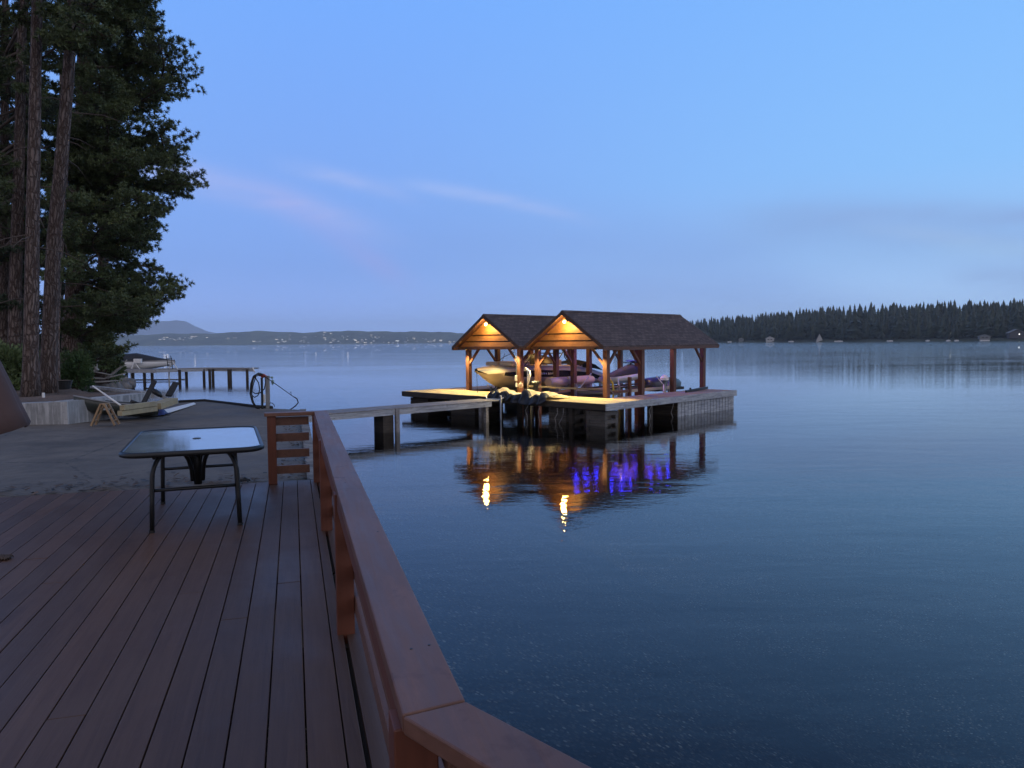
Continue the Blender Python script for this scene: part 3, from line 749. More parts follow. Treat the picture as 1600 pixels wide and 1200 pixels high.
o = bpy.data.objects.new('asphalt_patio', me); COL.objects.link(o); tag(o, 'dark cracked asphalt patio between deck and lake', 'pavement', kind='structure')
mb = MB(); mb.box(.122, .265, DEND+.03, 17.9, -3.2, -.004)
tag(mb.build('seawall', 'shore_rock', loc=(0, 0, DZ), rot=DR), 'narrow concrete seawall at the water edge of the asphalt', 'wall')
# raised dark rubber lip along the far edge of the asphalt
mb = MB(); pts = [Vector((x, y, DZ+.0)) for x, y in edge[4:10]]
mb.tube(pts, .045, 8); tag(mb.build('edge_pipe', 'dark_rubber', smooth=True), 'dark pipe lying along the far edge of the asphalt', 'pipe')
mb = MB(); q = onz(268, 640, DZ+.005)
poly = [onz(*p, DZ) for p in [(236, 650), (262, 646), (285, 639), (306, 632), (303, 630), (282, 635), (262, 640), (236, 646)]]
mb.prism([(v.x, v.y) for v in poly], DZ+.0, DZ+.022)
tag(mb.build('plastic_strip', 'white_paint', bevel=.006), 'long white strip lying on the edge of the asphalt', 'strip')
wl = MB()
def wallseg(mb, a, b, za, zb, th=.35):
    a = Vector(a); b = Vector(b); n = Vector((-(b-a).y, (b-a).x)).normalized()*th
    z0 = -.6
    vs = [(a.x, a.y, z0), (b.x, b.y, z0), (b.x+n.x, b.y+n.y, z0), (a.x+n.x, a.y+n.y, z0), (a.x, a.y, za), (b.x, b.y, zb), (b.x+n.x, b.y+n.y, zb), (a.x+n.x, a.y+n.y, za)]
    mb.add(vs, [(0, 3, 2, 1), (4, 5, 6, 7), (0, 1, 5, 4), (1, 2, 6, 5), (2, 3, 7, 6), (3, 0, 4, 7)])
cA = onz(20, 664, DZ); cB = onz(106, 661.5, DZ); cC = onz(231, 645, DZ)
tb1 = [aty(40, 640, cA.y).z, aty(106, 627.5, cB.y).z, aty(231, 614, cC.y).z]
wallseg(wl, (cA.x-4, cA.y), (cB.x, cB.y), tb1[0]-.03, tb1[1])
wallseg(wl, (cB.x, cB.y), (cC.x, cC.y), tb1[1], tb1[2])
tag(wl.build('retaining_wall', 'stained_concrete'), 'low stained concrete retaining wall below the pine trees', 'wall')

# ---- bank under the trees
def bankedge(y):    # x of the land's right edge at this y
    tab = [(-4, -9.5), (14.3, -9.0), (16.6, cC.x-.12), (18.0, -9.1), (20.3, -11.4), (26, -14.2), (32, -17.2), (38, -20.6), (46, -26), (60, -36), (80, -50), (140, -90)]
    return interp(tab, y)
def bankz(x, y):
    e = bankedge(y)
    z = 2.30+.05*math.sin(x*1.3)*math.sin(y*.9)+max(0, (-x-12))*.045
    if y < 17: z = min(z, 2.26+ (tb1[1]-2.3)*.5)
    if y > 20: z -= (y-20)*.012
    d = x-(e-1.1 if y > 17.6 else e-.15)
    if y < 14.5: z = min(z, tb1[0]+.0)
    if d > 0 and y > 17.0: z -= min(4.5, d*1.7)
    elif d > .1: z -= 4
    return z
xs = [-110, -90, -70, -60, -50, -42, -36, -32, -29]+[-27+i*.3 for i in range(67)]
ys = [14.62, 14.9]+[15.2+i*.3 for i in range(62)]+[34+i for i in range(20)]+[56, 60, 70, 80, 100, 140]
grid('bank_ground', xs, ys, bankz, 'needle_litter_soil', 'earth bank covered in pine litter below the trees', 'ground')
mb = MB(); a = aty(145, 604.5, 20); b = aty(226, 613.5, 17.4); mb.beam((a.x, a.y, a.z), (b.x, b.y, b.z), .14, .06)
tag(mb.build('edging_plank', 'weathered_grey'), 'long grey plank along the edge of the earth bank', 'plank')
# rocks
def blob(name, c, r, seed, mat_, sc=(1, 1, .7), label=None, cat='rock', group=None):
    rd = random.Random(seed); bm = bmesh.new(); bmesh.ops.create_icosphere(bm, subdivisions=3, radius=r)
    ph = [rd.uniform(0, 6) for _ in range(9)]
    for v in bm.verts:
        n = v.co.normalized()
        k = 1+.16*math.sin(3*n.x+ph[0])*math.cos(2.5*n.y+ph[1])+.10*math.sin(5*n.z+ph[2]+3*n.x)+.05*math.sin(9*n.y+ph[3])
        for q in range(3):
            d = Vector((math.sin(ph[q+3]), math.cos(ph[q+3]), math.sin(ph[q+5])*.6)).normalized(); k = min(k, .82/max(.01, n.dot(d))) if n.dot(d) > .75 else k
        v.co = Vector((n.x*sc[0], n.y*sc[1], n.z*sc[2]))*r*k
    me = bpy.data.meshes.new(name); bm.to_mesh(me); bm.free(); me.materials.append(MATS[mat_])
    for p in me.polygons: p.use_smooth = True
    o = bpy.data.objects.new(name, me); COL.objects.link(o); o.location = c; o.rotation_euler.z = rd.uniform(0, 6)
    return tag(o, label, cat, group)
for k, (px, py, Yd, r, lab) in enumerate([(150, 596, 29, .45, 'boulder left of the rock pile beyond the bank'), (163, 592, 30, .62, 'big grey boulder in the middle of the rock pile'), (176, 594, 31, .60, 'large rounded boulder right of the biggest one'), (172, 602, 28, .42, 'low boulder in front of the rock pile'), (187, 600, 31, .42, 'outer boulder of the rock pile'), (197, 596, 33, .40, 'last boulder before the open water'), (157, 603, 26, .35, 'small boulder nearest the bank'), (183, 607, 29, .3, 'small wet boulder low at the water')]):
    p = aty(px, py, Yd); blob('boulder', (p.x, p.y, p.z-.1), r, 40+k, 'shore_rock', label=lab, group='boulders at the point')
rnd = random.Random(77); src = [o for o in bpy.data.objects if o.name.startswith('boulder')][:4]
for k in range(60):
    y = rnd.uniform(18.5, 52); x = bankedge(y)-.6+rnd.uniform(-.4, 1.8); o = src[k % 4].copy(); COL.objects.link(o); o.name = 'shore_rock'
    o.location = (x, y, bankz(x, y)); s_ = rnd.uniform(.25, .75); o.scale = (s_, s_, s_*.8); o.rotation_euler.z = rnd.uniform(0, 6)
    tag(o, 'one of the dark rocks scattered along the waterline of the bank', 'rock', 'rocks along the waterline')

# ---- driftwood
def branchy(name, base, pieces, r, mat_, label):
    mb = MB()
    for pts in pieces:
        pts = [Vector(p)+Vector(base) for p in pts]; n = len(pts); mb.tube(pts, [r*(1-.75*i/(n-1)) for i in range(n)], 7)
    return tag(mb.build(name, mat_, smooth=True), label, 'driftwood')
pA = aty(112, 601, 24)
branchy('driftwood', (pA.x, pA.y, pA.z), [[(0, 0, 0), (.5, 0, .22), (1.0, .1, .18), (1.7, .1, .35)], [(.5, 0, .2), (.75, .1, .5), (.85, .1, .95)], [(.8, .1, .45), (.62, .1, .66)], [(1.1, .1, .2), (1.5, .2, .55), (1.75, .1, .78)], [(-.3, 0, .05), (.1, .1, .3), (.6, .1, .42), (1.3, 0, .3)], [(.2, 0, .12), (.9, -.1, .08), (1.5, 0, .12)]], .055, 'driftwood', 'pale bare driftwood branches heaped on the bank')

# ---- planter and white can
p = onz(100, 609, 2.32)
pl = thing('planter', 'black plastic plant tub standing behind the two big pines', 'planter', (p.x, p.y, p.z))
mb = MB(); mb.tube([(0, 0, 0), (0, 0, .02), (0, 0, .2), (0, 0, .23)], [.13, .14, .19, .20], 18); mb.build('tub', 'planter_plastic', pl)
mb = MB(); mb.tube([(0, 0, .225), (0, 0, .235)], .165, 16); mb.build('soil', 'needle_litter_soil', pl)
p = onz(68, 621, 2.32)
pc = thing('white_can', 'small white can at the foot of the front pine', 'can', (p.x, p.y, p.z))
mb = MB(); mb.tube([(0, 0, 0), (0, 0, .10)], .028, 14); mb.build('body', 'white_paint', pc, smooth=False)
mb = MB(); mb.tube(arc((0, 0, .09), .028, 0, 180, 8), .003, 5); mb.build('handle', 'black_metal', pc)
p = aty(78, 582, 18.3); mb = MB(); mb.box(-.04, .04, -.03, .03, -.09, .09)
tag(mb.build('electric_box', 'white_paint', loc=p, bevel=.01), 'small white box fixed low on the leaning pine', 'box')
mb = MB(); q = onz(91, 614, 2.3); mb.tube([(q.x, q.y, q.z), (q.x-.12, q.y+.1, q.z+.55), (q.x-.2, q.y+.2, q.z+1.1)], [.012, .012, .008], 6)
tag(mb.build('garden_stake', 'limb_bark'), 'thin brown stake leaning against the pine trunk', 'stake')

# ---- boat, beams and ladder beside the wall
bo = onz(181, 655, DZ)
db = thing('small_dinghy', 'small dark green dinghy pulled up against the concrete wall', 'boat', (bo.x, bo.y+.1, DZ), R(32))
mb = MB(); rings = []
for i in range(11):
    t_ = i/10; x = -.78+1.5*t_; wdt = .36*math.sin(min(1, t_*1.25+.02)*math.pi/2)**.8; zt = .27+.24*(1-t_)**1.8; kz = .22*(1-t_)**2.2+.01
    rings.append([(x-.0*t_, -wdt, zt), (x, -wdt*.92, (zt+kz)*.55), (x, -wdt*.55, kz+.05), (x, 0, kz), (x, wdt*.55, kz+.05), (x, wdt*.92, (zt+kz)*.55), (x, wdt, zt)])
mb.loft(rings, 0); mb.f.append(tuple(range(70, 77))); mb.mi.append(0)
h = mb.build('hull', 'olive_hull', db, smooth=True); sm = h.modifiers.new('s', 'SOLIDIFY'); sm.thickness = .02
mb = MB(); mb.tube([r_[0] for r_ in rings], .014, 6); mb.tube([r_[6] for r_ in rings], .014, 6); mb.build('gunwale', 'grey_vinyl', db, smooth=True)
mb = MB(); mb.box(-.3, -.1, -.26, .26, .21, .24); mb.box(.3, .5, -.33, .33, .20, .23); mb.build('thwart', 'weathered_grey', db)
# pale lumber beams resting on it
zz = DZ+.32
a = aty(187, 646.5, 13.6); b = aty(243, 638.5, 14.5)
for i, lab in enumerate(['lower new lumber beam resting on the dinghy', 'upper new lumber beam stacked on the lower one']):
    mb = MB(); mb.beam((a.x+.03*i, a.y+.03*i, a.z+.005+.10*i), (b.x+.0*i, b.y, b.z+.10*i), .10, .092); tag(mb.build('lumber_beam', 'lumber_new', bevel=.004), lab, 'beam')
a = aty(243, 635, 14.6); b = aty(270, 626, 15.4); mb = MB(); mb.beam(a, b, .22, .12); tag(mb.build('lumber_block', 'lumber_new', bevel=.004), 'short pale timber block at the end of the lumber beams', 'block')
a = aty(145, 603, 14.2); b = aty(192, 636, 14.0); mb = MB(); mb.tube([a, a.lerp(b, .35)], .014, 8); mb.tube([a.lerp(b, .35), b], .018, 8)
tag(mb.build('metal_pole', 'white_paint', smooth=True), 'white pole leaning from the bank down onto the lumber', 'pole')
for (p1, p2, Y1, lab) in [((222, 634), (242, 595), 15.0, 'dark padded board leaning up beside the lumber, left one'), ((263, 619), (275, 598), 15.9, 'dark padded board standing up at the water end, right one')]:
    mb = MB(); a = aty(*p1, Y1); b = aty(*p2, Y1+.35); mb.beam(a, b, .13 if p1[0] > 250 else .09, .05, 0, (0, 1, 0)); tag(mb.build('padded_board', 'black_fabric', bevel=.01), lab, 'board')
# tilted outboard motor
a = aty(262, 622, 15.6)
ob = thing('outboard_motor', 'small black and grey outboard motor tilted over by the timber block', 'motor', a, .3)
mb = MB(); mb.loft([[(x*k_-.26+o_, y*k_, z*k_+.14+o_*-.6) for x, y, z in [(0, -.06, -.05), (0, .06, -.05), (0, .075, .03), (0, 0, .08), (0, -.075, .03)]] for k_, o_ in ((.3, -.05), (.9, -.02), (1, .08), (.8, .14), (.3, .17))], 0, closed=True, caps=True)
mb.build('cowling', 'black_metal', ob, smooth=True)
mb = MB(); mb.beam((-.16, 0, .09), (.02, 0, -.05), .05, .07); mb.beam((.0, 0, -.06), (.10, 0, -.10), .09, .10); mb.build('leg', 'galvanised', ob)
mb = MB(); mb.tube([(-.3, 0, .2), (-.42, .02, .22)], .014, 8); mb.build('tiller', 'dark_rubber', ob)
a = aty(214, 628, 14.6); rl = MB(); rl.tube([(-.12, 0, .02), (-.02, .02, -.02)], .03, 10); rl.tube([(-.02, .02, -.02), (.1, .02, -.03)], .018, 8)
tag(rl.build('hand_winch', 'black_metal', loc=a, smooth=True), 'small black hand winch on top of the lumber beams', 'winch')
# A frame ladder
st = onz(170, 663, DZ); sd = thing('wooden_steps', 'small A-shaped wooden step stool in front of the dark dinghy', 'step stool', (st.x, st.y-.12, DZ), R(8))
for s1 in (-1, 1):
    for yy in (-.09, .09):
        mb = MB(); mb.beam((s1*.21, yy*1.2, 0), (s1*.035, yy, .40), .03, .055, 0, (0, 1, 0)); mb.build('stile', 'trestle_wood', sd)
    for k in range(3):
        t_ = (k+.8)/3.6; mb = MB(); mb.beam((s1*(.21-.175*t_), -.10, .4*t_), (s1*(.21-.175*t_), .10, .4*t_), .05, .016); mb.build('step', 'trestle_wood', sd)
mb = MB(); mb.box(-.05, .05, -.11, .11, .395, .413); mb.build('top_step', 'trestle_wood', sd)
def crumple(name, c, sx, sy, h, seed, material, label, cat, rot=0):
    rd = random.Random(seed); n = 26; mb = MB(); ph = [rd.uniform(0, 6) for _ in range(8)]
    for j in range(n):
        for i in range(n):
            u, v = i/(n-1)*2-1, j/(n-1)*2-1; rr = max(abs(u), abs(v)); rr = (u*u+v*v)**.5*.75+rr*.25
            e = 1+.12*math.sin(3*math.atan2(v, u)+ph[0])+.08*math.sin(7*math.atan2(v, u)+ph[1])
            z = h*max(0, 1-rr**2.2)*(.65+.25*math.sin(6*u+ph[2]+2*v)+.2*math.sin(9*v+ph[3]-3*u))+.012*math.sin(21*u+ph[4])*math.sin(17*v)+.012
            mb.v.append((u*sx*e, v*sy*e, max(.004, z)))
    for j in range(n-1):
        for i in range(n-1): mb.f.append((j*n+i, j*n+i+1, (j+1)*n+i+1, (j+1)*n+i)); mb.mi.append(0)
    o = mb.build(name, material, smooth=True, loc=c, rot=rot); s_ = o.modifiers.new('s', 'SOLIDIFY'); s_.thickness = .006
    return tag(o, label, cat)
p = onz(240, 648, DZ); crumple('blue_tarp', (p.x, p.y, DZ), .24, .30, .20, 3, 'navy_tarp', 'crumpled blue tarp on the asphalt below the lumber', 'tarp')
p = onz(382, 752, DZ); crumple('pine_litter', (p.x-.0, p.y, DZ), .05, .04, .03, 8, 'dark_rubber', 'dark clump of pine litter at the end of the deck', 'litter')
p = onz(9, 874, DZ); crumple('grey_rag', (p.x-.04, p.y, DZ), .07, .04, .006, 9, 'limb_bark', 'flat grey scrap lying on the deck at the left edge', 'scrap')

# ---- hose stand
hb = onz(419, 637, DZ); Yh = hb.y
hs = thing('hose_stand', 'galvanised water post with coiled black hose and red valve', 'hose stand', (hb.x, hb.y, DZ), 0)
def L(px, py, dy=0.): v = aty(px, py, Yh+dy); return (v.x-hb.x, v.y-hb.y, v.z-DZ)
mb = MB(); a = L(419, 637); b = L(419, 587); mb.box(a[0]-.042, a[0]+.042, -.04, .04, -.02, b[2]); mb.build('post', 'galvanised', hs, bevel=.004)
mb = MB(); mb.tube([L(410, 640, -.12), L(409, 590, -.12)], .028, 8); mb.build('standpipe', 'black_metal', hs)
mb = MB(); mb.ball(L(411, 587, -.14), .055, 10, 0, (1.2, .8, .9)); mb.tube([L(405, 586, -.14), L(416, 588, -.14)], .028, 10); mb.build('valve', 'red_paint', hs, smooth=True)
mb = MB(); a = L(412, 622, -.07); mb.box(a[0]-.03, a[0]+.035, -.1, -.045, a[2]-.11, a[2]+.09); mb.build('socket_box', 'white_paint', hs, bevel=.008)
hoses = [[(414, 588), (404, 583), (396, 588), (392, 600), (391, 615), (394, 628), (400, 637), (406, 639)], [(408, 583), (398, 586), (394, 600), (394, 612), (399, 615), (406, 614), (413, 608), (415, 598), (414, 588)], [(412, 586), (401, 585), (395, 594), (392.5, 610), (394, 618), (398, 621), (403, 618), (406, 609), (404, 598), (400, 592), (399, 588)], [(410, 584), (400, 588), (396, 600), (393, 614), (396, 628), (402, 638)]]
mb = MB()
for i, hp in enumerate(hoses): mb.tube([L(x_, y_, -.16-.03*i) for x_, y_ in hp], .013 if i else .017, 7)
mb.build('coiled_hose', 'dark_rubber', hs, smooth=True)
mb = MB(); mb.tube([L(x_, y_, -.1) for x_, y_ in [(416, 590), (435, 603), (453, 616), (460, 621)]], .009, 7); mb.build('rod', 'black_metal', hs, smooth=True)
mb = MB(); mb.tube([L(x_, y_, -.1) for x_, y_ in [(459, 620), (464, 623), (466, 629), (462, 634), (455, 639), (449, 642)]], .014, 7)
mb.tube([L(x_, y_, -.1) for x_, y_ in [(421, 630), (425, 629.5), (428, 632), (429, 636)]], .009, 6); mb.build('loose_hose', 'dark_rubber', hs, smooth=True)
mb = MB(); mb.ball(L(454.5, 613, -.1), .014, 8); mb.tube([L(454.5, 613, -.1), L(455, 617, -.1)], .007, 6); mb.build('thumb_screw', 'black_metal', hs)
mb = MB(); mb.tube([L(395, 574, -.14), L(398, 582, -.14)], .014, 7); mb.ball(L(394, 592, -.15), .022, 8); mb.build('nozzle', 'white_paint', hs, smooth=True)
mb = MB(); mb.tube([L(421, 589), L(425, 590)], .012, 7); mb.ball(L(425, 590), .03, 8); mb.ball(L(426, 597), .045, 8, 0, (.8, .8, 1.5)); mb.build('tap', 'verdigris', hs, smooth=True)

# ================================================================== dock and boathouse (local x = to the right along the front, y = away)
BR = R(-44.3); BO = Vector((3.68, 29.42, 0)); KZ = .92
Ux = Vector((math.cos(BR), math.sin(BR), 0)); Vy = Vector((-math.sin(BR), math.cos(BR), 0))
def TW(u, v, z=0): return BO+Ux*(-u)+Vy*v+Vector((0, 0, z))
def planks_across(mb, x0, x1, y0, y1, z, along='y', pitch=.145, th=.04, rd=random.Random(2)):
    a, b = (y0, y1) if along == 'y' else (x0, x1); n = int((b-a)/pitch); pt = (b-a)/n
    for i in range(n):
        s0 = a+i*pt; s1 = s0+pt-.007; dz = rd.uniform(-.002, .003); j = rd.uniform(0, .015)
        if along == 'y': mb.box(x0+j, x1-j, s0, s1, z-th, z+dz)
        else: mb.box(s0, s1, y0+j, y1-j, z-th, z+dz)
dock = thing('boat_dock', 'wooden U-shaped boat dock on timber cribs under the two roofs', 'dock', BO, BR)
mb = MB(); planks_across(mb, -13.05, 0, 0.03, 2.53, KZ, 'x'); mb.build('front_decking', 'dock_plank_tan', dock)
mb = MB(); planks_across(mb, -1.84, -.03, 2.545, 10.58, KZ, 'y'); mb.build('finger_decking', 'dock_plank_cross', dock)
mb = MB(); planks_across(mb, -13.02, -10.97, 2.545, 10.58, KZ, 'y'); mb.build('finger_decking', 'dock_plank_cross', dock)
mb = MB(); planks_across(mb, -7.04, -6.12, 2.545, 9.2, KZ, 'y'); mb.build('finger_decking', 'dock_plank_cross', dock)
mb = MB(); mb.box(-.0, .045, -.02, 10.62, KZ-.27, KZ+.012); mb.build('side_fascia', 'weathered_grey', dock, bevel=.006)
mb = MB(); mb.box(-13.05, -.005, -.045, 0, KZ-.25, KZ-.006); mb.build('shaded_front_fascia', 'dark_timber', dock, bevel=.006)  # dark timber paints in the shade on this front side
mb = MB(); mb.box(-1.84, -.005, 10.60, 10.64, KZ-.25, KZ-.005); mb.box(-13.05, -10.97, 10.60, 10.64, KZ-.25, KZ-.005); mb.build('end_fascia', 'dark_timber', dock)
mb = MB(); mb.box(-13.10, -13.055, 0, 10.6, KZ-.25, KZ-.005); mb.build('side_fascia', 'weathered_grey', dock)
mb = MB()
for y in (2.50,): mb.box(-10.9, -.1, y-.1, y, KZ-.28, KZ-.045)
for x0, x1, ye in ((-1.83, -.02, 10.5), (-13.0, -10.98, 10.5), (-7.03, -6.13, 9.1)):
    for xx in (x0, (x0+x1)/2-.04, x1-.08): mb.box(xx, xx+.08, 2.6, ye, KZ-.27, KZ-.045)
for yy in (.02, .8, 1.6): mb.box(-13, -.02, yy, yy+.08, KZ-.27, KZ-.045)
mb.build('joists', 'dark_timber', dock)
# cribs: log cabin stacks of timbers
def crib(x0, x1, y0, y1, material='weathered_grey_x', z1=KZ-.275, dark=False):
    mb = MB(); z = -1.6; i = 0
    while z < z1-.05:
        h = min(.17, z1-z)
        if i % 2: mb.box(x0, x1, y0, y0+.16, z, z+h-.012); mb.box(x0, x1, y1-.16, y1, z, z+h-.012)
        else: mb.box(x0, x0+.16, y0, y1, z, z+h-.012); mb.box(x1-.16, x1, y0, y1, z, z+h-.012)
        if i % 2: mb.box(x0+.01, x0+.15, y0+.17, y1-.17, z, z+h)
        else: mb.box(x0+.17, x1-.17, y0+.01, y0+.15, z, z+h)
        z += h; i += 1
    mb.box(x0+.17, x1-.17, y0+.2, y1-.2, -1.6, z1-.1)
    return mb.build('timber_crib', material, dock)
crib(-1.05, -.10, .10, .95, 'wet_timber')
crib(-3.3, -2.35, .35, 1.7, 'wet_timber')
crib(-1.7, -.12, 5.45, 10.4, 'dark_timber')
crib(-12.7, -11.3, .25, 1.9, 'dark_timber')
crib(-12.8, -11.2, 7.2, 10.3, 'dark_timber')
crib(-9.6, -7.9, .3, 2.2, 'dark_timber')
crib(-6.9, -6.2, 5.2, 8.4, 'dark_timber')
mb = MB(); y = 5.42; rd = random.Random(4)
while y < 10.5:
    mb.box(-.11, -.07+rd.uniform(0, .01), y, y+.245, -1.6, KZ-.28); y += .285
mb.build('plank_skirt', 'weathered_grey', dock)
for (x, y) in [(-7.25, .05), (-4.4, .15), (-1.9, .15), (-.25, 3.4), (-1.75, 3.4), (-5.6, .9)]:
    mb = MB(); mb.box(x-.09, x+.09, y-.02, y+.14, -2., KZ-.27); mb.build('pile', 'weathered_grey_x' if x < -7 else 'dark_timber', dock)
mb = MB(); rd = random.Random(9)
for (x, y) in [(-2.1, .0), (-2.45, .0), (-3.5, .1), (.0, 3.3), (-.05, 5.1), (-4.2, .1)]:
    q = Vector((x, y-.08, KZ-.28)); pts = [q]
    for _ in range(4): q = q+Vector((rd.uniform(-.16, .16), rd.uniform(-.04, .04), -.22)); pts.append(q)
    mb.tube(pts, .018, 5)
mb.build('hanging_root', 'weathered_grey_x', dock)

# ---- walkway from the shore
WA = Vector((-6.47, 26.54, KZ-.004)); wdv = Vector((math.sin(R(47.3)), math.cos(R(47.3)), 0))
Ws = WA-wdv*9.; We = Vector((-.93, 31.57, KZ-.004))
wrot = -R(47.3); Lw = (We-Ws).length
wk = thing('walkway', 'grey weathered plank walkway running from the shore out to the dock', 'walkway', Ws, wrot)
mb = MB(); planks_across(mb, -1.32, .0, 0, Lw+.55, 0, 'y'); mb.build('decking', 'weathered_grey_x', wk)
mb = MB(); mb.box(-.06, -.015, 0, Lw+.15, -.25, -.045); mb.build('side_beam', 'weathered_grey', wk)
mb = MB(); mb.box(-1.3, -1.26, 0, Lw, -.25, -.045); mb.build('side_beam', 'dark_timber', wk)
mb = MB()
tpost = 9.+2.87
for q_ in (tpost, tpost-6.5):
    mb = MB(); mb.box(-.72, -.08, q_-.62, q_-.16, -2.6, -.26); mb.build('timber_crib', 'dark_timber', wk)
mb = MB(); mb.box(-.07, .05, tpost-.12, tpost+.04, -2.6, -.03); mb.build('pile', 'weathered_grey_x', wk)
mb = MB(); mb.box(-.2, -.05, Lw-.15, Lw, -2.9, -.26); mb.build('pile', 'weathered_grey_x', wk)

# ---- two boat shelters
ZB, ZE, ZR = 3.05, 3.20, 4.78; PW = .115
def shelter(name, label, u0, u1, ur, postsA, postsB, lampu):
    """u0 right eave, u1 left eave, ur ridge; posts lists (u, v)"""
    t_ = thing(name, label, 'boat shelter', TW(ur, 0, 0), BR)
    X = lambda u: -(u-ur)
    vf, vb = 2.0, 11.8; wr, wl_ = X(u0), X(u1)       # wr > 0 right, wl_ < 0 left
    mb = MB()
    sl_r = (ZR-ZE)/wr; sl_l = (ZR-ZE)/(-wl_); th = .07
    for (xe) in (wr, wl_):
        sx = 1 if xe > 0 else -1
        vs = [(0, vf, ZR), (0, vb, ZR), (xe, vb, ZE), (xe, vf, ZE)]
        mb.add(vs+[(a, b, c-th) for a, b, c in vs], [(0, 1, 2, 3), (4, 7, 6, 5), (0, 4, 5, 1), (1, 5, 6, 2), (2, 6, 7, 3), (3, 7, 4, 0)])
    rf = mb.build('roof', 'asphalt_shingles', t_)
    mb = MB()
    for xe in (wr, wl_):
        d = .13 if xe > 0 else -.13
        vs = [(0, vf-.01, ZR+.012), (0, vb+.01, ZR+.012), (d, vb+.01, ZR+.012-abs(d)*.66), (d, vf-.01, ZR+.012-abs(d)*.66)]
        mb.add(vs+[(a, b, c+.012) for a, b, c in vs], [(0, 3, 2, 1), (4, 5, 6, 7), (0, 4, 7, 3), (1, 2, 6, 5), (2, 3, 7, 6)])
    mb.build('ridge_cap', 'asphalt_shingles', rf)
    # barge boards
    for yy in (vf-.03, vb):
        for xe in (wr, wl_):
            mb = MB(); y0, y1 = yy, yy+.03
            poly = [(0, ZR-.015), (xe, ZE-.015), (xe, ZE-.17), (0, ZR-.20)]
            mb.prism_y(poly if xe < 0 else list(reversed(poly)), y0, y1); mb.build('barge_board', 'cedar_dark', t_)
    # eave fascia
    mb = MB(); mb.box(wr-.035, wr+.0, vf, vb, ZE-.20, ZE-.075); mb.build('fascia', 'cedar_beam', t_)
    mb = MB(); mb.box(wl_, wl_+.035, vf, vb, ZE-.20, ZE-.075); mb.build('fascia', 'cedar_beam', t_)
    # siding boards in the two gables
    for yy, s in ((2.50, -1), (10.85, 1)):
        mb = MB(); z = ZE-.06
        bounds = [ZE-.02, 3.46, 3.78, 4.16, 4.44, 4.64]
        for z0, z1 in zip(bounds, bounds[1:]):
            def half(z_, sl): return max(.01, (ZR-th-.03-z_)/sl)
            r0_, r1_, l0_, l1_ = half(z0, sl_r), half(z1, sl_r), -half(z0, sl_l), -half(z1, sl_l)
            zt = z1-(.06 if z1 < 3.9 else .010)
            rt = half(zt, sl_r); lt = -half(zt, sl_l)
            ylo, yhi = yy+s*.045, yy+s*.012
            vs = [(l0_, ylo, z0), (r0_, ylo, z0), (rt, yhi, zt), (lt, yhi, zt), (l0_, yy, z0), (r0_, yy, z0), (rt, yy, zt), (lt, yy, zt)]
            mb.add(vs, [(0, 1, 2, 3), (4, 7, 6, 5), (0, 4, 5, 1), (1, 5, 6, 2), (2, 6, 7, 3), (3, 7, 4, 0)])
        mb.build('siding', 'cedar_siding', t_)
        mb = MB(); mb.prism_y([(wl_+.3, ZE-.03), (wr-.3, ZE-.03), (0, ZR-.12)], yy+.006*(1 if s < 0 else -1), yy+.03*(1 if s < 0 else -1)); mb.build('gable_back', 'cedar_dark', t_)
        mb = MB(); mb.box(wl_+.08, wr-.08, yy-.12 if s < 0 else yy-.02, yy+.06 if s < 0 else yy+.14, ZB, ZE-.025); mb.build('cross_beam', 'cedar_beam', t_)
    # long beams, posts
    us = sorted(set([p[0] for p in postsA+postsB]))
    for u in us:
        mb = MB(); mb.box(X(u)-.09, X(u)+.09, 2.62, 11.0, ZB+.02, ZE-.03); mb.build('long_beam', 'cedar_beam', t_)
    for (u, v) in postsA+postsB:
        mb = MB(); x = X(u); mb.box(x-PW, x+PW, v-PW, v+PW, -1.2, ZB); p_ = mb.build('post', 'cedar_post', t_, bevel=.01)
    # braces
    mb0 = [(X(us[0])-.1, 2.65, -1, 0), (X(us[-1])+.1, 2.65, 1, 0)]
    for u in us:
        vsu = sorted(v for (uu, v) in postsA+postsB if uu == u)
        for i, v in enumerate(vsu):
            if i == 0: mb0.append((X(u), v+.1, 0, 1))
            if i in (1, len(vsu)-1): mb0.append((X(u), v-.1, 0, -1))
    for (x, y, sx, sy) in mb0:
        mb = MB(); mb.beam((x, y, ZB-.72), (x+sx*.66, y+sy*.66, ZB+.01), .09, .10); mb.build('brace', 'cedar_post', t_)
    # rafters and collar ties inside
    mb = MB(); y = 3.2
    while y < 11.6:
        for xe in (wr, wl_): mb.beam((0, y, ZR-.14), (xe*.97, y, ZE-.10), .04, .12)
        mb.beam((wl_*.8, y, ZE+.02), (wr*.8, y, ZE+.02), .04, .09); y += .8
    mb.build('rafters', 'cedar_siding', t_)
    # ceiling boards (underside), warm wood
    mb = MB()
    for xe in (wr, wl_):
        o_ = .078; mb.add([(0, vf+.02, ZR-o_), (0, vb-.02, ZR-o_), (xe*.995, vb-.02, ZE-o_+.005), (xe*.995, vf+.02, ZE-o_+.005)], [(0, 1, 2, 3)])
    mb.build('soffit', 'cedar_beam', t_)
    # twin flood lamp under the gable peak
    lm = MB(); lm.box(-.10, .10, 2.34, 2.45, 4.30, 4.44); lm.tube([(0, 2.34, 4.36), (0, 2.22, 4.33)], .03, 8); lm = lm.build('lamp', 'black_metal', t_)
    g = MB(); g.ball((-.0, 2.17, 4.30), .075, 12); g.build('bulb', 'lamp_glow', lm, smooth=True)
    g = MB(); g.ball((.34, 2.2, 4.33), .028, 10); g.build('bulb', 'lamp_glow', lm, smooth=True)
    g = MB(); g.tube([(.05, 2.38, 4.4), (.34, 2.3, 4.38), (.34, 2.2, 4.35)], .012, 6); g.build('lamp_arm', 'black_metal', lm)
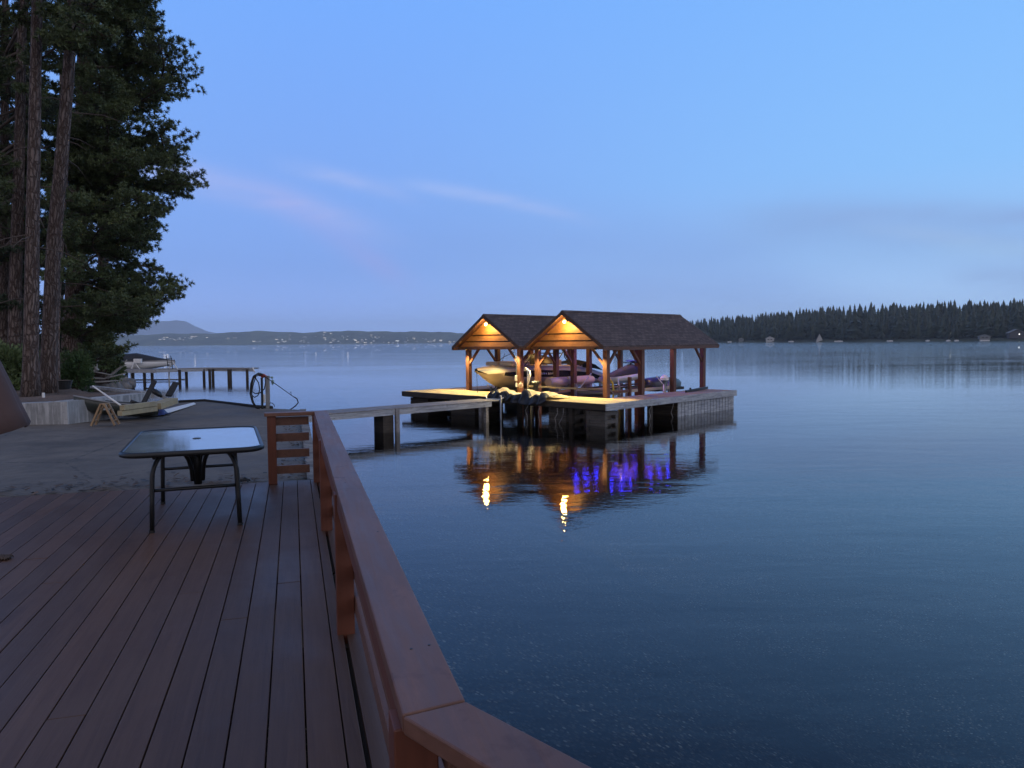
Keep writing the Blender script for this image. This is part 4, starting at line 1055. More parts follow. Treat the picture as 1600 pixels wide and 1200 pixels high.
    lights = [('lamp_light', (0, 2.06, 4.20), LAMP, None), ('inside_light', (0, 6.6, 4.0), INNER, None)]
    for dx in (wl_*.70, wr*.70):  # added fixtures under the front beam, put in to brighten the dock planks
        f_ = MB(); f_.tube([(dx, 2.30, ZB+.06), (dx, 2.30, ZB-.02)], .07, 12); f_.build('added_downlight', 'black_metal', t_)
        g = MB(); g.tube([(dx, 2.30, ZB-.0205), (dx, 2.30, ZB-.023)], .02, 10); g.build('lens', 'lamp_glow', t_)  # glowing lens of the added fixture
        lights.append(('dock_fill_light', (dx, 2.30, ZB-.05), DOCK_FILL, 122))  # added fill spot for the planks below
    for nm, loc, en, cone in lights:
        ld = bpy.data.lights.new(nm, 'SPOT' if cone else 'POINT'); ld.energy = en; ld.color = (1, .60, .19) if nm != 'dock_fill_light' else (1, .77, .31); ld.shadow_soft_size = {'lamp_light': .10, 'inside_light': .3}.get(nm, .05)
        lo = bpy.data.objects.new(nm, ld); COL.objects.link(lo); lo.parent = t_; lo.location = loc
        if cone: ld.spot_size = R(cone); ld.spot_blend = .5; lo.rotation_euler = (R(-20), 0, 0)
    return t_
LAMP, DOCK_FILL, INNER = 95, 640, 230
R1 = shelter('boat_shelter', 'nearer gabled boat shelter with dark shingle roof and one glowing lamp, on the right', 1.6, 6.3, 3.93, [(1.96, v) for v in (2.65, 5.3, 8.0, 10.8)], [(6.0, v) for v in (2.65, 5.3, 8.0, 10.8)], 3.93)
R2 = shelter('boat_shelter', 'farther gabled boat shelter with glowing lamp, on the left behind the nearer roof', 6.6, 11.4, 9.03, [(10.85, v) for v in (2.65, 4.75, 7.4, 10.8)], [(7.16, v) for v in (2.65, 5.3, 8.0, 10.8)], 9.03)
# blue light strips under the nearer roof
for k, (u, v0, v1, z, gm) in enumerate([(4.9, 3.0, 10.6, 3.34, 'blue_glow'), (3.4, 4.6, 10.6, 3.34, 'blue_glow'), (2.4, 7.4, 10.6, 3.32, 'violet_glow')]):
    mb = MB()
    for i in range(int((v1-v0)/.5)): mb.box(-.05, .05, v0+i*.5, v0+i*.5+.36, -.02, .02)
    o = mb.build('light_strip', gm, loc=TW(u, 0, z), rot=BR)
    tag(o, ['blue light strip nearest the middle posts under the nearer roof', 'blue light strip under the right slope of the nearer roof', 'short violet light strip at the far right corner of the nearer roof'][k], 'light strip')

def bthing(name, label, cat, u, v, z, rot=0): return thing(name, label, cat, TW(u, v, z), BR+rot)
# electric boxes and conduit on the front middle post
t_ = bthing('outlet_box', 'white outlet box with conduit on the front middle post', 'outlet', 7.16+.05, 2.65-PW-.01, 0)
mb = MB(); mb.box(-.12, -.02, -.09, 0, 1.52, 1.78); mb.box(-.11, -.02, -.07, 0, 1.22, 1.42); mb.build('box', 'white_paint', t_, bevel=.01)
mb = MB(); mb.tube([(-.07, -.02, 1.7), (-.07, -.02, 2.7), (-.16, -.02, 2.95), (-.16, -.02, 3.05)], .016, 7); mb.build('conduit', 'galvanised', t_)
t_ = bthing('water_pump', 'tall white bent pipe with pump at the front of the middle posts', 'pump', 6.15, 2.1, KZ)
mb = MB(); mb.tube([(0, 0, 0), (0, 0, 1.05), (-.05, 0, 1.22), (-.13, 0, 1.25), (-.2, 0, 1.12)], .035, 9); mb.tube([(-.02, 0, 1.15), (.13, 0, 1.12), (.15, 0, .9), (.05, 0, .5)], .04, 9); mb.build('pipe', 'white_paint', t_, smooth=True)
mb = MB(); mb.tube([(.2, .1, .55), (.55, .1, .55)], .10, 12); mb.tube([(.5, .1, .6), (.68, .1, .6)], .06, 10); mb.box(.12, .5, 0, .2, 0, .45); mb.build('motor', 'black_metal', t_, smooth=False)
mb = MB(); mb.ball((-.42, -.05, .42), .13, 12); mb.tube([(-.42, -.05, .5), (-.42, -.05, .6)], .03, 8); mb.build('float_ball', 'beige_vinyl', t_, smooth=True)
# tarp heap over the front edge
def drape(name, u0, u1, v0, v1, ztop, drop, seed, material, label, waves=5, lift=.3):
    rd = random.Random(seed); ph = [rd.uniform(0, 6) for _ in range(6)]; n, m_ = 60, 26; mb = MB()
    for j in range(m_):
        t_ = j/(m_-1)
        for i in range(n):
            s = i/(n-1); x = -u0+( -u1+u0)*s
            endf = math.sin(math.pi*min(1, max(0, s)))**.45
            top = ztop+lift*(.55+.3*math.sin(waves*2*math.pi*s+ph[0])+.2*math.sin(11*s+ph[1])+.12*math.sin(31*s+ph[3]))*endf
            if t_ < .5:      # on the dock
                y = v1+(v0-v1)*t_*2; z = KZ+.02+(top-KZ)*math.sin(math.pi*min(1, t_*1.15+.05))**.7*(.8+.2*math.sin(13*s+8*t_+ph[2]))
            else:
                q = (t_-.5)*2; y = v0-.10*q-.06*math.sin(waves*2*math.pi*s+ph[0]+1.2)*q; z = KZ+.02+(top-KZ)*math.sin(math.pi*.625)**.7*(.8+.2*math.sin(13*s+4+ph[2]))*(1-q)+(-drop*endf)*q
            mb.v.append((x+.03*math.sin(17*t_+9*s), y+.03*math.sin(37*s+6*t_), z+.03*math.sin(23*s+19*t_+ph[4])*math.sin(29*t_+5*s)))
    for j in range(m_-1):
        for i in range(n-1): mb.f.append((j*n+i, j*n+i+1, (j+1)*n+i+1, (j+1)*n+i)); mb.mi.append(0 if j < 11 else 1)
    o = mb.build(name, material, smooth=True, loc=BO, rot=BR); s_ = o.modifiers.new('s', 'SOLIDIFY'); s_.thickness = .01
    return tag(o, label, 'tarp')
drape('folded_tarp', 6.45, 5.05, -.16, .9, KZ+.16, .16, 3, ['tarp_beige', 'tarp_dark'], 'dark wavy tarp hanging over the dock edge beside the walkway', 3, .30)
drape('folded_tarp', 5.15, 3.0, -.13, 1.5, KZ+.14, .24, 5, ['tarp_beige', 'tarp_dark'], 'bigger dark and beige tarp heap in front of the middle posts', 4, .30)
t_ = bthing('boarding_rail', 'pale U-shaped metal rail just outside the dock edge by the walkway', 'rail', 5.9, -.2, KZ)
mb = MB(); mb.tube([(-.75, .05, .06), (-.55, -.1, -.08), (.35, -.14, -.06), (.5, -.08, .03)], .03, 8); mb.build('tube', 'white_paint', t_, smooth=True)
t_ = bthing('mooring_pole', 'thin grey metal pole standing in the water by the tarps', 'pole', 5.35, -.5, 0)
mb = MB(); mb.tube([(0, 0, -1.9), (0, 0, 1.02)], .038, 10); mb.build('shaft', 'galvanised', t_, smooth=True)
mb = MB(); mb.tube([(0, 0, 1.02), (0, 0, 1.06)], .045, 10); mb.build('cap', 'white_paint', t_)
mb = MB(); mb.beam((0, 0, 0), (0, 0, .10), .09, .09); mb.tube([(0, 0, .1), (0, 0, .13)], .05, 8)
tag(mb.build('dock_light', 'white_paint', loc=TW(12.3, 5.4, KZ)), 'small white light cap on the left finger of the dock', 'light')
t_ = bthing('capped_pile', 'grey pipe pile with white cone cap behind the right finger', 'pile', 2.25, 7.7, 0)
mb = MB(); mb.tube([(0, 0, -2), (0, 0, 1.5)], .09, 12); mb.build('pipe', 'galvanised', t_, smooth=True)
mb = MB(); mb.tube([(0, 0, 1.48), (0, 0, 1.60), (0, 0, 1.74)], [.22, .21, .08], 14); mb.build('cap', 'white_paint', t_)
p0, p1 = TW(1.0, 7.6, KZ+.06), TW(1.35, 10.2, KZ+.10); mb = MB(); mb.beam(p0, p1, .10, .12); mb.ball(p0.lerp(p1, .2)+Vector((0, 0, .09)), .06, 8)
tag(mb.build('dock_ramp_bar', 'black_metal', bevel=.01), 'long black bar lying on the right finger of the dock', 'bar')
# barrel on the middle finger
t_ = bthing('pontoon_tube', 'long beige barrel-shaped pontoon tube resting on the middle finger', 'pontoon', 6.55, 4.0, KZ+.47)
mb = MB(); mb.tube([(0, 0, 0), (0, .02, 0), (0, 1.3, 0)], [.20, .235, .235], 20); mb.build('shell', 'beige_vinyl', t_, smooth=True)
mb = MB(); mb.tube([(0, 1.3, 0), (0, 1.75, 0)], .236, 20); mb.build('band', 'grey_vinyl', t_, smooth=True)
mb = MB(); mb.tube([(0, 1.75, 0), (0, 3.3, 0), (0, 3.5, 0), (0, 3.58, 0)], [.235, .235, .18, .08], 20); mb.build('shell', 'beige_vinyl', t_, smooth=True)
mb = MB()
for yy in (.5, 1.9, 3.0): mb.box(-.3, .3, yy-.06, yy+.06, -.46, -.2)
mb.build('cradle', 'weathered_grey_x', t_)
mb = MB(); mb.beam(TW(6.0, 1.9, KZ+.42), TW(3.1, 5.6, KZ+.10), .08, .08); tag(mb.build('wood_pole', 'lumber_new'), 'long wooden pole slanting across the right slip', 'pole')
mb = MB(); mb.tube([TW(2.9, 4.1, KZ+.75), TW(2.88, 4.1, KZ+.78), TW(2.7, 4.1, KZ+.55), TW(2.65, 4.1, KZ+.2), TW(2.67, 4.1, KZ-.15), TW(2.7, 4.1, KZ-.5)], .045, 8)
tag(mb.build('yellow_hose', 'yellow_hose', smooth=True), 'yellow hose hanging beside the nearest right post', 'hose')

# ---- boat lifts
def lift(name, label, u0, u1, v0, v1, z, topz):
    t_ = bthing(name, label, 'boat lift', (u0+u1)/2, v0, 0); w_ = abs(u1-u0)/2; L_ = v1-v0
    for x in (-w_, w_):
        for y in (0, L_): mb = MB(); mb.beam((x, y, -2), (x, y, topz), .09, .09); mb.build('upright', 'weathered_grey_x', t_)
        mb = MB(); mb.beam((x, 0, z), (x, L_, z), .09, .13); mb.build('side_rail', 'beige_vinyl', t_)
    for y in (.1, L_-.1): mb = MB(); mb.beam((-w_, y, z-.1), (w_, y, z-.1), .09, .12); mb.build('cross_member', 'galvanised', t_)
    for x in (-w_*.45, w_*.45): mb = MB(); mb.beam((x, -.2, z+.12), (x, L_+.2, z+.12), .12, .07); mb.build('bunk', 'dark_timber', t_)
    for y, s in ((.1, 1), (L_-.1, -1)): mb = MB(); mb.beam((-w_, y, z-.1), (-w_+.5, y+s*.5, z+.8), .045, .045); mb.beam((w_, y, z-.1), (w_-.45, y+s*.4, z+.6), .045, .045); mb.build('guide_arm', 'white_paint', t_)
    return t_
lift('boat_lift', 'lift frame carrying the large motorboat in the left slip', 7.5, 10.4, 3.8, 9.4, .82, 1.05)
lift('boat_lift', 'lift frame carrying the two small craft in the right slip', 2.7, 5.3, 4.6, 8.8, 1.05, 1.35)

# ---- the motorboat
bt = bthing('motorboat', 'large cream motorboat with dark side stripe hoisted in the left slip', 'boat', 9.0, 1.45, 0)
def lerp(a, b, t_): return a+(b-a)*t_
NS = 22; LB = 9.4; rings = []; prof_s = []
for i in range(NS+1):
    t_ = i/NS; y = LB*t_
    hw = 1.28*(math.sin(min(1, t_*1.9+.015)*math.pi/2)**.62)*(1-.08*max(0, t_-.6))
    zs = interp([(0, 2.04), (.1, 2.14), (.35, 2.2), (.6, 2.10), (.8, 1.92), (.92, 1.62), (1, 1.28)], t_)
    kz = interp([(0, 1.95), (.03, 1.72), (.08, 1.42), (.15, 1.12), (.25, .98), (.45, .95), (1, .98)], t_)
    ch = lerp(kz, zs, interp([(0, .8), (.1, .45), (.3, .32), (1, .22)], t_)); cw = hw*interp([(0, .75), (.15, .70), (.4, .9), (1, .95)], t_)
    rub = zs-.24 if t_ > .02 else zs-.03; st = lerp(ch, rub, .42)
    half = [(0, kz), (cw*.5, lerp(kz, ch, .55)), (cw, ch), (lerp(cw, hw, .6), st), (hw*.985, rub-.03), (hw, rub), (hw*.97, zs-.10), (hw*.90, zs)]
    rings.append([(-x, y, z) for x, z in reversed(half)]+[(x, y, z) for x, z in half[1:]]); prof_s.append((y, hw, zs, st, rub))
sm_ = [2, 0, 1, 1, 0, 0, 0, 0, 0, 0, 1, 1, 0, 2]
mb = MB(); o0 = len(mb.v); mb.loft(rings, sm_+[0])
# keep the stripe off the very bow
mb.mi = [0 if (k//14 < 3 and mi_ == 1) else mi_ for k, mi_ in enumerate(mb.mi)]
mb.f.append(tuple(range(NS*15, NS*15+15))); mb.mi.append(0)
mb.build('hull', ['cream_gelcoat', 'hull_stripe', 'grey_vinyl'], bt, smooth=True)
mb = MB(); dk = []
for y, hw, zs, st, rub in prof_s:
    dk.append([(-hw*.9, y, zs), (-hw*.6, y, zs+.05), (0, y, zs+.09), (hw*.6, y, zs+.05), (hw*.9, y, zs)])
mb.loft(dk[:9], 0); mb.build('foredeck', 'cream_gelcoat', bt, smooth=True)
mb = MB()
for k in range(8, NS):
    a, b = prof_s[k], prof_s[k+1]
    for s in (-1, 1): mb.add([(s*a[1]*.9, a[0], a[2]), (s*a[1]*.66, a[0], a[2]+.03), (s*b[1]*.66, b[0], b[2]+.03), (s*b[1]*.9, b[0], b[2])], [(0, 1, 2, 3)]); mb.add([(s*a[1]*.66, a[0], a[2]+.03), (s*a[1]*.62, a[0], a[2]-.55), (s*b[1]*.62, b[0], b[2]-.55), (s*b[1]*.66, b[0], b[2]+.03)], [(0, 1, 2, 3)])
mb.build('side_deck', 'white_fibreglass', bt, smooth=True)
mb = MB(); mb.box(-.8, .8, 3.3, 8.9, 1.35, 1.4); mb.build('cockpit_floor', 'grey_vinyl', bt)
mb = MB()
mb.tube([(r_[14][0]*1.0, r_[14][1], r_[14][2]-.2) for r_ in rings[1:-1]], .02, 6); mb.tube([(r_[0][0], r_[0][1], r_[0][2]-.2) for r_ in rings[1:-1]], .02, 6); mb.build('rub_rail', 'hull_stripe', bt, smooth=True)
for x in (-.5, .5): mb = MB(); mb.box(x-.42, x+.42, 1.5, 2.9, 2.2, 2.40); mb.build('bow_cushion', 'beige_vinyl', bt, bevel=.06)
# windshield
mb = MB(); fr = [(-1.12, 4.5, 2.22), (-.75, 3.55, 2.26), (0, 3.3, 2.30), (.75, 3.55, 2.26), (1.12, 4.5, 2.22)]; tp = [(-1.02, 4.75, 2.50), (-.62, 4.15, 2.68), (0, 3.95, 2.74), (.62, 4.15, 2.68), (1.02, 4.75, 2.50)]
mb.loft([fr, tp], 0); mb.build('windshield', 'smoky_glass', bt)
mb = MB(); mb.tube(tp, .02, 6); mb.tube(fr, .02, 6)
for a, b in zip(fr, tp): mb.tube([a, b], .016, 6)
mb.build('windshield_frame', 'hull_stripe', bt, smooth=True)
# folded bimini and tower
mb = MB()
for s in (-1, 1):
    mb.tube([(s*1.08, 4.6, 2.15), (s*1.0, 5.3, 2.75), (s*.9, 5.6, 3.0)], .03, 7); mb.tube([(s*1.08, 5.9, 2.12), (s*1.0, 5.5, 2.6), (s*.9, 5.6, 3.0)], .03, 7)
    mb.tube([(s*1.08, 2.3, 2.2), (s*.98, 2.9, 2.62), (s*.7, 3.4, 2.85)], .016, 6); mb.tube([(s*1.08, 2.8, 2.2), (s*.9, 2.9, 2.8)], .014, 6)
mb.tube([(-.9, 5.6, 3.0), (.9, 5.6, 3.0)], .035, 7); mb.tube([(-.9, 5.35, 2.78), (.9, 5.35, 2.78)], .03, 7)
mb.build('tower', 'black_metal', bt, smooth=True)
mb = MB(); mb.loft([[(-.9, y, z), (-.3, y-.02, z+.1), (.3, y-.02, z+.1), (.9, y, z)] for y, z in ((7.0, 2.05), (7.5, 2.28), (8.3, 2.10), (9.0, 1.75))], 0); c_ = mb.build('cover', 'black_fabric', bt, smooth=True)
mb = MB()
for (x, y) in ((-.5, 5.0), (.5, 5.0)): mb.box(x-.28, x+.28, y, y+.5, 1.4, 1.95); mb.box(x-.28, x+.28, y+.42, y+.55, 1.95, 2.45)
mb.box(-.8, .8, 6.8, 7.3, 1.4, 2.1); mb.build('seat', 'beige_vinyl', bt, bevel=.05)
mb = MB(); mb.box(-1.05, 1.05, 9.38, 9.95, 1.02, 1.08); mb.build('swim_platform', 'white_fibreglass', bt, bevel=.02)
# registration characters on the bow side (unreadable in the photo, small pale marks)
mb = MB(); rd = random.Random(2)
for i in range(8):
    y = 3.3+i*.16; k_ = [q for q in prof_s if q[0] <= y][-1]; x = k_[1]*.965; z = (k_[3]+k_[4])/2
    mb.box(x+.0, x+.05, y, y+.09, z-.05, z+.0); mb.box(x+.0, x+.05, y+.02*rd.random(), y+.05, z-.0, z+.05)
mb.build('registration_marks', 'white_paint', bt)
mb = MB(); mb.tube([(.0, .03, 1.9), (.02, .05, .6)], .012, 6); mb.build('bow_strap', 'black_fabric', bt)

# ---- small craft in the right slip
js = bthing('personal_watercraft', 'white and black personal watercraft with dark blue seat cover in the right slip', 'watercraft', 3.95, 5.4, 1.3)
mb = MB(); rings = []
for i in range(13):
    t_ = i/12; y = 3.0*(1-t_)-.1; hw = .55*math.sin(min(1, t_*2.0+.03)*math.pi/2)**.7; zt = .38+.14*(1-t_); kz = .30*(1-t_)**3
    rings.append([(-hw*.8, y, zt), (-hw, y, zt-.12), (-hw*.75, y, (zt+kz)*.35), (0, y, kz), (hw*.75, y, (zt+kz)*.35), (hw, y, zt-.12), (hw*.8, y, zt)])
mb.loft(rings, 0); mb.f.append(tuple(range(84, 91))); mb.mi.append(0); mb.build('hull', 'white_fibreglass', js, smooth=True)
mb = MB(); rings = []
for y, wd_, z0, z1 in ((-.05, .3, .3, .42), (.3, .36, .3, .55), (.9, .30, .35, .72), (1.5, .30, .35, .86), (1.9, .38, .38, .95), (2.4, .42, .38, .74), (2.85, .12, .40, .52)):
    rings.append([(-wd_, y, z0), (-wd_*.85, y, lerp(z0, z1, .7)), (-wd_*.35, y, z1), (wd_*.35, y, z1), (wd_*.85, y, lerp(z0, z1, .7)), (wd_, y, z0)])
mb.loft(rings, 0); mb.build('seat_and_hood', 'black_fabric', js, smooth=True)
mb = MB(); mb.tube([(-.38, 1.75, 1.05), (-.1, 1.9, 1.0), (.1, 1.9, 1.0), (.38, 1.75, 1.05)], .025, 7); mb.tube([(0, 1.9, .9), (0, 1.85, 1.02)], .04, 7); mb.build('handlebar', 'black_metal', js, smooth=True)
mb = MB(); mb.loft([[(-.1, 1.7, 1.1), (-.35, 1.95, 1.14), (-.1, 2.3, 1.0)], [(.1, 1.7, 1.1), (.35, 1.95, 1.14), (.1, 2.3, 1.0)]], 0); s_ = mb.build('windscreen', 'navy_tarp', js); q_ = s_.modifiers.new('s', 'SOLIDIFY'); q_.thickness = .02
gc = bthing('covered_watercraft', 'small craft under a dark green grey cover at the far end of the right slip', 'watercraft', 3.7, 8.3, .98)
mb = MB(); rings = []
for i in range(15):
    t_ = i/14; y = 2.9*t_; e = math.sin(math.pi*min(1, max(.02, t_*.94+.05)))**.4; z1 = .30+.32*e-.12*t_; wv = .02*math.sin(t_*23)
    rings.append([(-.62*e, y, .0+wv), (-.66*e, y, .22), (-.5*e+wv, y, z1-.05), (0, y, z1+wv), (.5*e-wv, y, z1-.05), (.66*e, y, .22), (.62*e, y, .0-wv)])
mb.loft(rings, 0, caps=True); mb.build('cover', 'olive_hull', gc, smooth=True)
mb = MB(); mb.box(-.55, .55, .1, 2.7, -.14, -.0); mb.build('hull', 'dark_timber', gc, bevel=.03)
sp_ = bthing('guide_post', 'brown guide post with a crosspiece beside the nearest right post', 'post', 2.15, 4.1, 0)
mb = MB(); mb.beam((0, .55, -1.5), (0, .55, 1.75), .13, .13); mb.build('shaft', 'cedar_post', sp_); mb = MB(); mb.beam((0, -1.3, 1.12), (0, .5, 1.12), .07, .12); mb.build('crosspiece', 'cedar_post', sp_)
mb = MB(); mb.tube([TW(2.05, 2.9, 1.35), TW(2.05, 3.5, KZ)], .02, 6); tag(mb.build('tie_rod', 'galvanised'), 'thin grey rod slanting down beside the nearest right post', 'rod')

# ================================================================== neighbour's dock (about 70 m off)
def at71(px, py, Yd=71.): return aty(px, py, Yd)
nd = thing('neighbour_dock', 'distant wooden dock with dark piles at the left shore', 'dock', at71(300, 594, 71)*1)
base = nd.location.copy(); base.z = 0; nd.location = base
def nloc(px, py, Yd=71.): v = at71(px, py, Yd)-base; return v
mb = MB(); zt = at71(320, 575.5).z
for (xa, ya, xb, yb) in ((170, 70.5, 245, 70.2), (243, 71, 330, 73.5), (328, 73.2, 397, 71.5)):
    a = nloc(xa, 577, ya); b = nloc(xb, 577, yb); a.z = b.z = zt-.06; mb.beam(a, b, 1.5, .12)
mb.build('decking', 'weathered_grey_x', nd)
mb = MB()
for (xa, ya, xb, yb) in ((170, 69.7, 245, 69.4), (243, 70.2, 330, 72.7), (328, 72.4, 397, 70.7)):
    a = nloc(xa, 578, ya); b = nloc(xb, 578, yb); a.z = b.z = zt-.2; mb.beam(a, b, .08, .26)
mb.build('fascia', 'weathered_grey', nd)
for px, Yd in ((186, 70), (198, 70), (208, 70), (226, 70), (238, 70), (281, 71), (291.5, 72), (319, 72.4), (328, 71), (333, 72), (359, 71), (386.5, 70.6)):
    a = nloc(px, 594, Yd); mb = MB(); w_ = .32 if px == 359 else .2; mb.box(a.x-w_/2, a.x+w_/2, a.y-w_/2, a.y+w_/2, -2.5, zt-.12); mb.build('pile', 'dark_timber', nd)
mb = MB()
for px in (263, 270):
    mb.tube([nloc(px, 580), nloc(px-2, 562)+Vector((0, 0, 0)), nloc(px-3.5, 556)], .035, 5)
for py in (560, 566, 572): mb.tube([nloc(263-1, py), nloc(270-1, py)], .03, 5)
mb.build('ladder', 'black_metal', nd)
nb = thing('covered_motorboat', 'distant white motorboat under a black cover on a lift beside the far dock', 'boat', (at71(213, 575, 72).x, 72.6, 0))
bz = at71(222, 575, 72).z-.25
mb = MB(); rings = []
for i in range(13):
    t_ = i/12; x = -3.4+6.8*t_; hw = 1.05*math.sin(min(1, (1-t_)*1.8+.04)*math.pi/2)**.6; zs = bz+.95+.05*t_; kz = bz+.05+.6*max(0, t_-.6)*2
    rings.append([(x, -hw*.9, zs), (x, -hw, zs-.15), (x, -hw*.96, lerp(kz, zs, .18)), (x, 0, kz), (x, hw*.96, lerp(kz, zs, .18)), (x, hw, zs-.15), (x, hw*.9, zs)])
mb.loft(rings, [1, 0, 0, 0, 0, 1, 0]); mb.f.append(tuple(range(7))); mb.mi.append(0); mb.build('hull', ['white_paint', 'grey_vinyl'], nb, smooth=True)
mb = MB(); rings = []
for i, (x, h) in enumerate(((-3.0, .02), (-2.2, .35), (-1.2, .62), (-.2, .66), (.9, .42), (2.0, .14), (3.0, .0))):
    hw = 1.05*math.sin(min(1, (1-(x+3)/6.2)*1.8+.04)*math.pi/2)**.6; zs = bz+1.0+.05*(x+3)/6.2
    rings.append([(x, -hw, zs-.04), (x, -hw*.5, zs+h*.8), (x, 0, zs+h), (x, hw*.5, zs+h*.8), (x, hw, zs-.04)])
mb.loft(rings, 0); mb.build('cover', 'black_fabric', nb, smooth=True)
nl = thing('far_boat_lift', 'white metal boat lift around the distant covered motorboat', 'boat lift', (at71(222, 575, 71).x, 71.3, 0))
mb = MB()
for x in (-1.2, 2.4): mb.tube([(x, 0, bz-1.5), (x, 0, bz+.1), (x+.35, 0, bz+.85)], .07, 6); mb.tube([(x+1.0, .0, bz-.1), (x+.35, 0, bz+.85)], .05, 6)
mb.tube([(-2.6, 0, bz-.02), (3., 0, bz-.02)], .06, 6); mb.build('frame', 'white_paint', nl)
mb = MB(); mb.tube([(-2.6, 0, bz-.85), (3., 0, bz-.85)], .06, 6); mb.tube([(-2.6, 2, bz-.95), (3., 2, bz-.95)], .06, 6); mb.build('lower_frame', 'galvanised', nl)
mb = MB(); mb.box(-.9, -.2, -.1, .2, bz+.75, bz+1.15); mb.build('winch_box', 'white_paint', nl)

# ================================================================== trees on the left
def needle_tuft(mb, c, d, L, rd, n=30):
    d = d.normalized(); a = d.cross(Vector((0, 0, 1)))
    if a.length < .1: a = Vector((1, 0, 0))
    a.normalize(); b = d.cross(a)
    for i in range(n):
        th = rd.uniform(0, 6.283); sp_ = rd.uniform(.1, 2.2)
        v = (d*math.cos(sp_)+(a*math.cos(th)+b*math.sin(th))*math.sin(sp_))*L*rd.uniform(.5, .95)
        w_ = v.cross(Vector((rd.uniform(-1, 1), rd.uniform(-1, 1), rd.uniform(-1, 1))))
        if w_.length < 1e-4: continue
        w_ = w_.normalized()*.0115
        o = len(mb.v); mb.v += [tuple(c-w_), tuple(c+w_), tuple(c+v+w_*.3), tuple(c+v-w_*.3)]; mb.f.append((o, o+1, o+2, o+3)); mb.mi.append(0)
def limb(mbL, mbN, p0, p1, r, rd, dens=1.0, sag=.12, tuftL=.135, bare=.3):
    L = (p1-p0).length; n = 8; side = (p1-p0).cross(Vector((0, 0, 1)))
    side = side.normalized() if side.length > .01 else Vector((1, 0, 0)); pts = []
    w1, w2 = rd.uniform(-.1, .1), rd.uniform(-.06, .06)
    for i in range(n+1):
        t_ = i/n; p = p0.lerp(p1, t_)+Vector((0, 0, 1))*(-sag*L*math.sin(math.pi*t_)*(1-.5*t_))+side*(w1*L*math.sin(math.pi*t_)+w2*L*math.sin(2*math.pi*t_)); pts.append(p)
    mbL.tube(pts, [r*(1-.85*i/n)+.004 for i in range(n+1)], 5, cap=False)
    nt_ = int(L*4.6*dens)+2
    for k in range(nt_):
        t_ = bare+(1-bare)*(k+rd.random())/nt_; i = min(n-1, int(t_*n)); q = pts[i].lerp(pts[i+1], t_*n-i); d = (pts[i+1]-pts[i]).normalized()
        a = rd.choice((-1, 1))*rd.uniform(.5, 1.25); sl_ = L*rd.uniform(.10, .28)*(1.25-t_)+.22
        dv_ = (d*math.cos(a)+side*math.sin(a)+Vector((0, 0, rd.uniform(-.15, .45)))).normalized()
        e = q+dv_*sl_; mid = q+dv_*sl_*.5-Vector((0, 0, .04)); mbL.tube([q, mid, e], [.012, .009, .005], 4, cap=False)
        m_ = max(2, int(sl_/.15))
        for j in range(m_):
            s = (j+1)/m_; c = q.lerp(e, s); needle_tuft(mbN, c, dv_+Vector((0, 0, .35)), tuftL*rd.uniform(.8, 1.2), rd)
            for _ in range(rd.choice((1, 1, 2))):
                o_ = Vector((rd.uniform(-.15, .15), rd.uniform(-.15, .15), rd.uniform(-.03, .15))); mbL.tube([c, c+o_], .005, 3, cap=False); needle_tuft(mbN, c+o_, dv_+o_*3, tuftL*.9, rd)
    for _ in range(7): needle_tuft(mbN, p1+Vector((rd.uniform(-.2, .2), rd.uniform(-.2, .2), rd.uniform(-.12, .16))), (p1-pts[-2])+Vector((0, 0, .3)), tuftL, rd)
def trunk_pts(cols, Yd, zbase):
    """cols: list of (px, py) along the trunk from foot to top"""
    out = []
    for px, py in cols: out.append(aty(px, py, Yd))
    out[0].z = zbase-.1; return out
def at_height(pts, z):
    for a, b in zip(pts, pts[1:]):
        if z <= b.z: return a.lerp(b, max(0, (z-a.z)/(b.z-a.z)))
    return pts[-1].copy()
def tree(name, label, cols, Yd, r0, limbs, seed, material='pine_bark', nmat='pine_needles', zb=None, top=20, dead=0, dens=1.0):
    rd = random.Random(seed); pts = trunk_pts(cols, Yd, 2.2 if zb is None else zb)
    last = pts[-1]; dirn = (pts[-1]-pts[-2]).normalized()
    while pts[-1].z < top: pts.append(pts[-1]+dirn*1.6)
    fine = []
    for a, b in zip(pts, pts[1:]):
        for i in range(3): fine.append(a.lerp(b, i/3))
    fine.append(pts[-1]); z0 = fine[0].z; H = fine[-1].z-z0
    t_ = thing(name, label, 'tree', fine[0]); org = t_.location.copy()
    rel = [p-org for p in fine]; mb = MB()
    rad = [r0*(1-.78*((p.z-z0)/H))*(1.0+.35*math.exp(-(p.z-z0)*2.2)) for p in fine]
    mb.tube(rel, rad, 18); mb.build('trunk', material, t_, smooth=True, fix=False)
    mbL, mbN = MB(), MB()
    for (px, py, Yt, dz, r) in limbs:
        tip = aty(px, py, Yt); s = at_height(fine, tip.z+dz); limb(mbL, mbN, s-org, tip-org, r, rd, dens)
    for k in range(dead):
        z = rd.uniform(z0+2.2, z0+7); s = at_height(fine, z)-org; a = rd.uniform(0, 6.28); L = rd.uniform(.5, 1.6); d = Vector((math.cos(a), math.sin(a), rd.uniform(-.35, .1)))
        mbL.tube([s, s+d*L*.5, s+d*L-Vector((0, 0, .15*L))], [.018, .012, .004], 5, cap=False)
    if mbL.v: mbL.build('limbs', 'limb_bark', t_, smooth=True, fix=False)
    if mbN.v: mbN.build('crown', nmat, t_, fix=False)
    return t_
rd = random.Random(21)
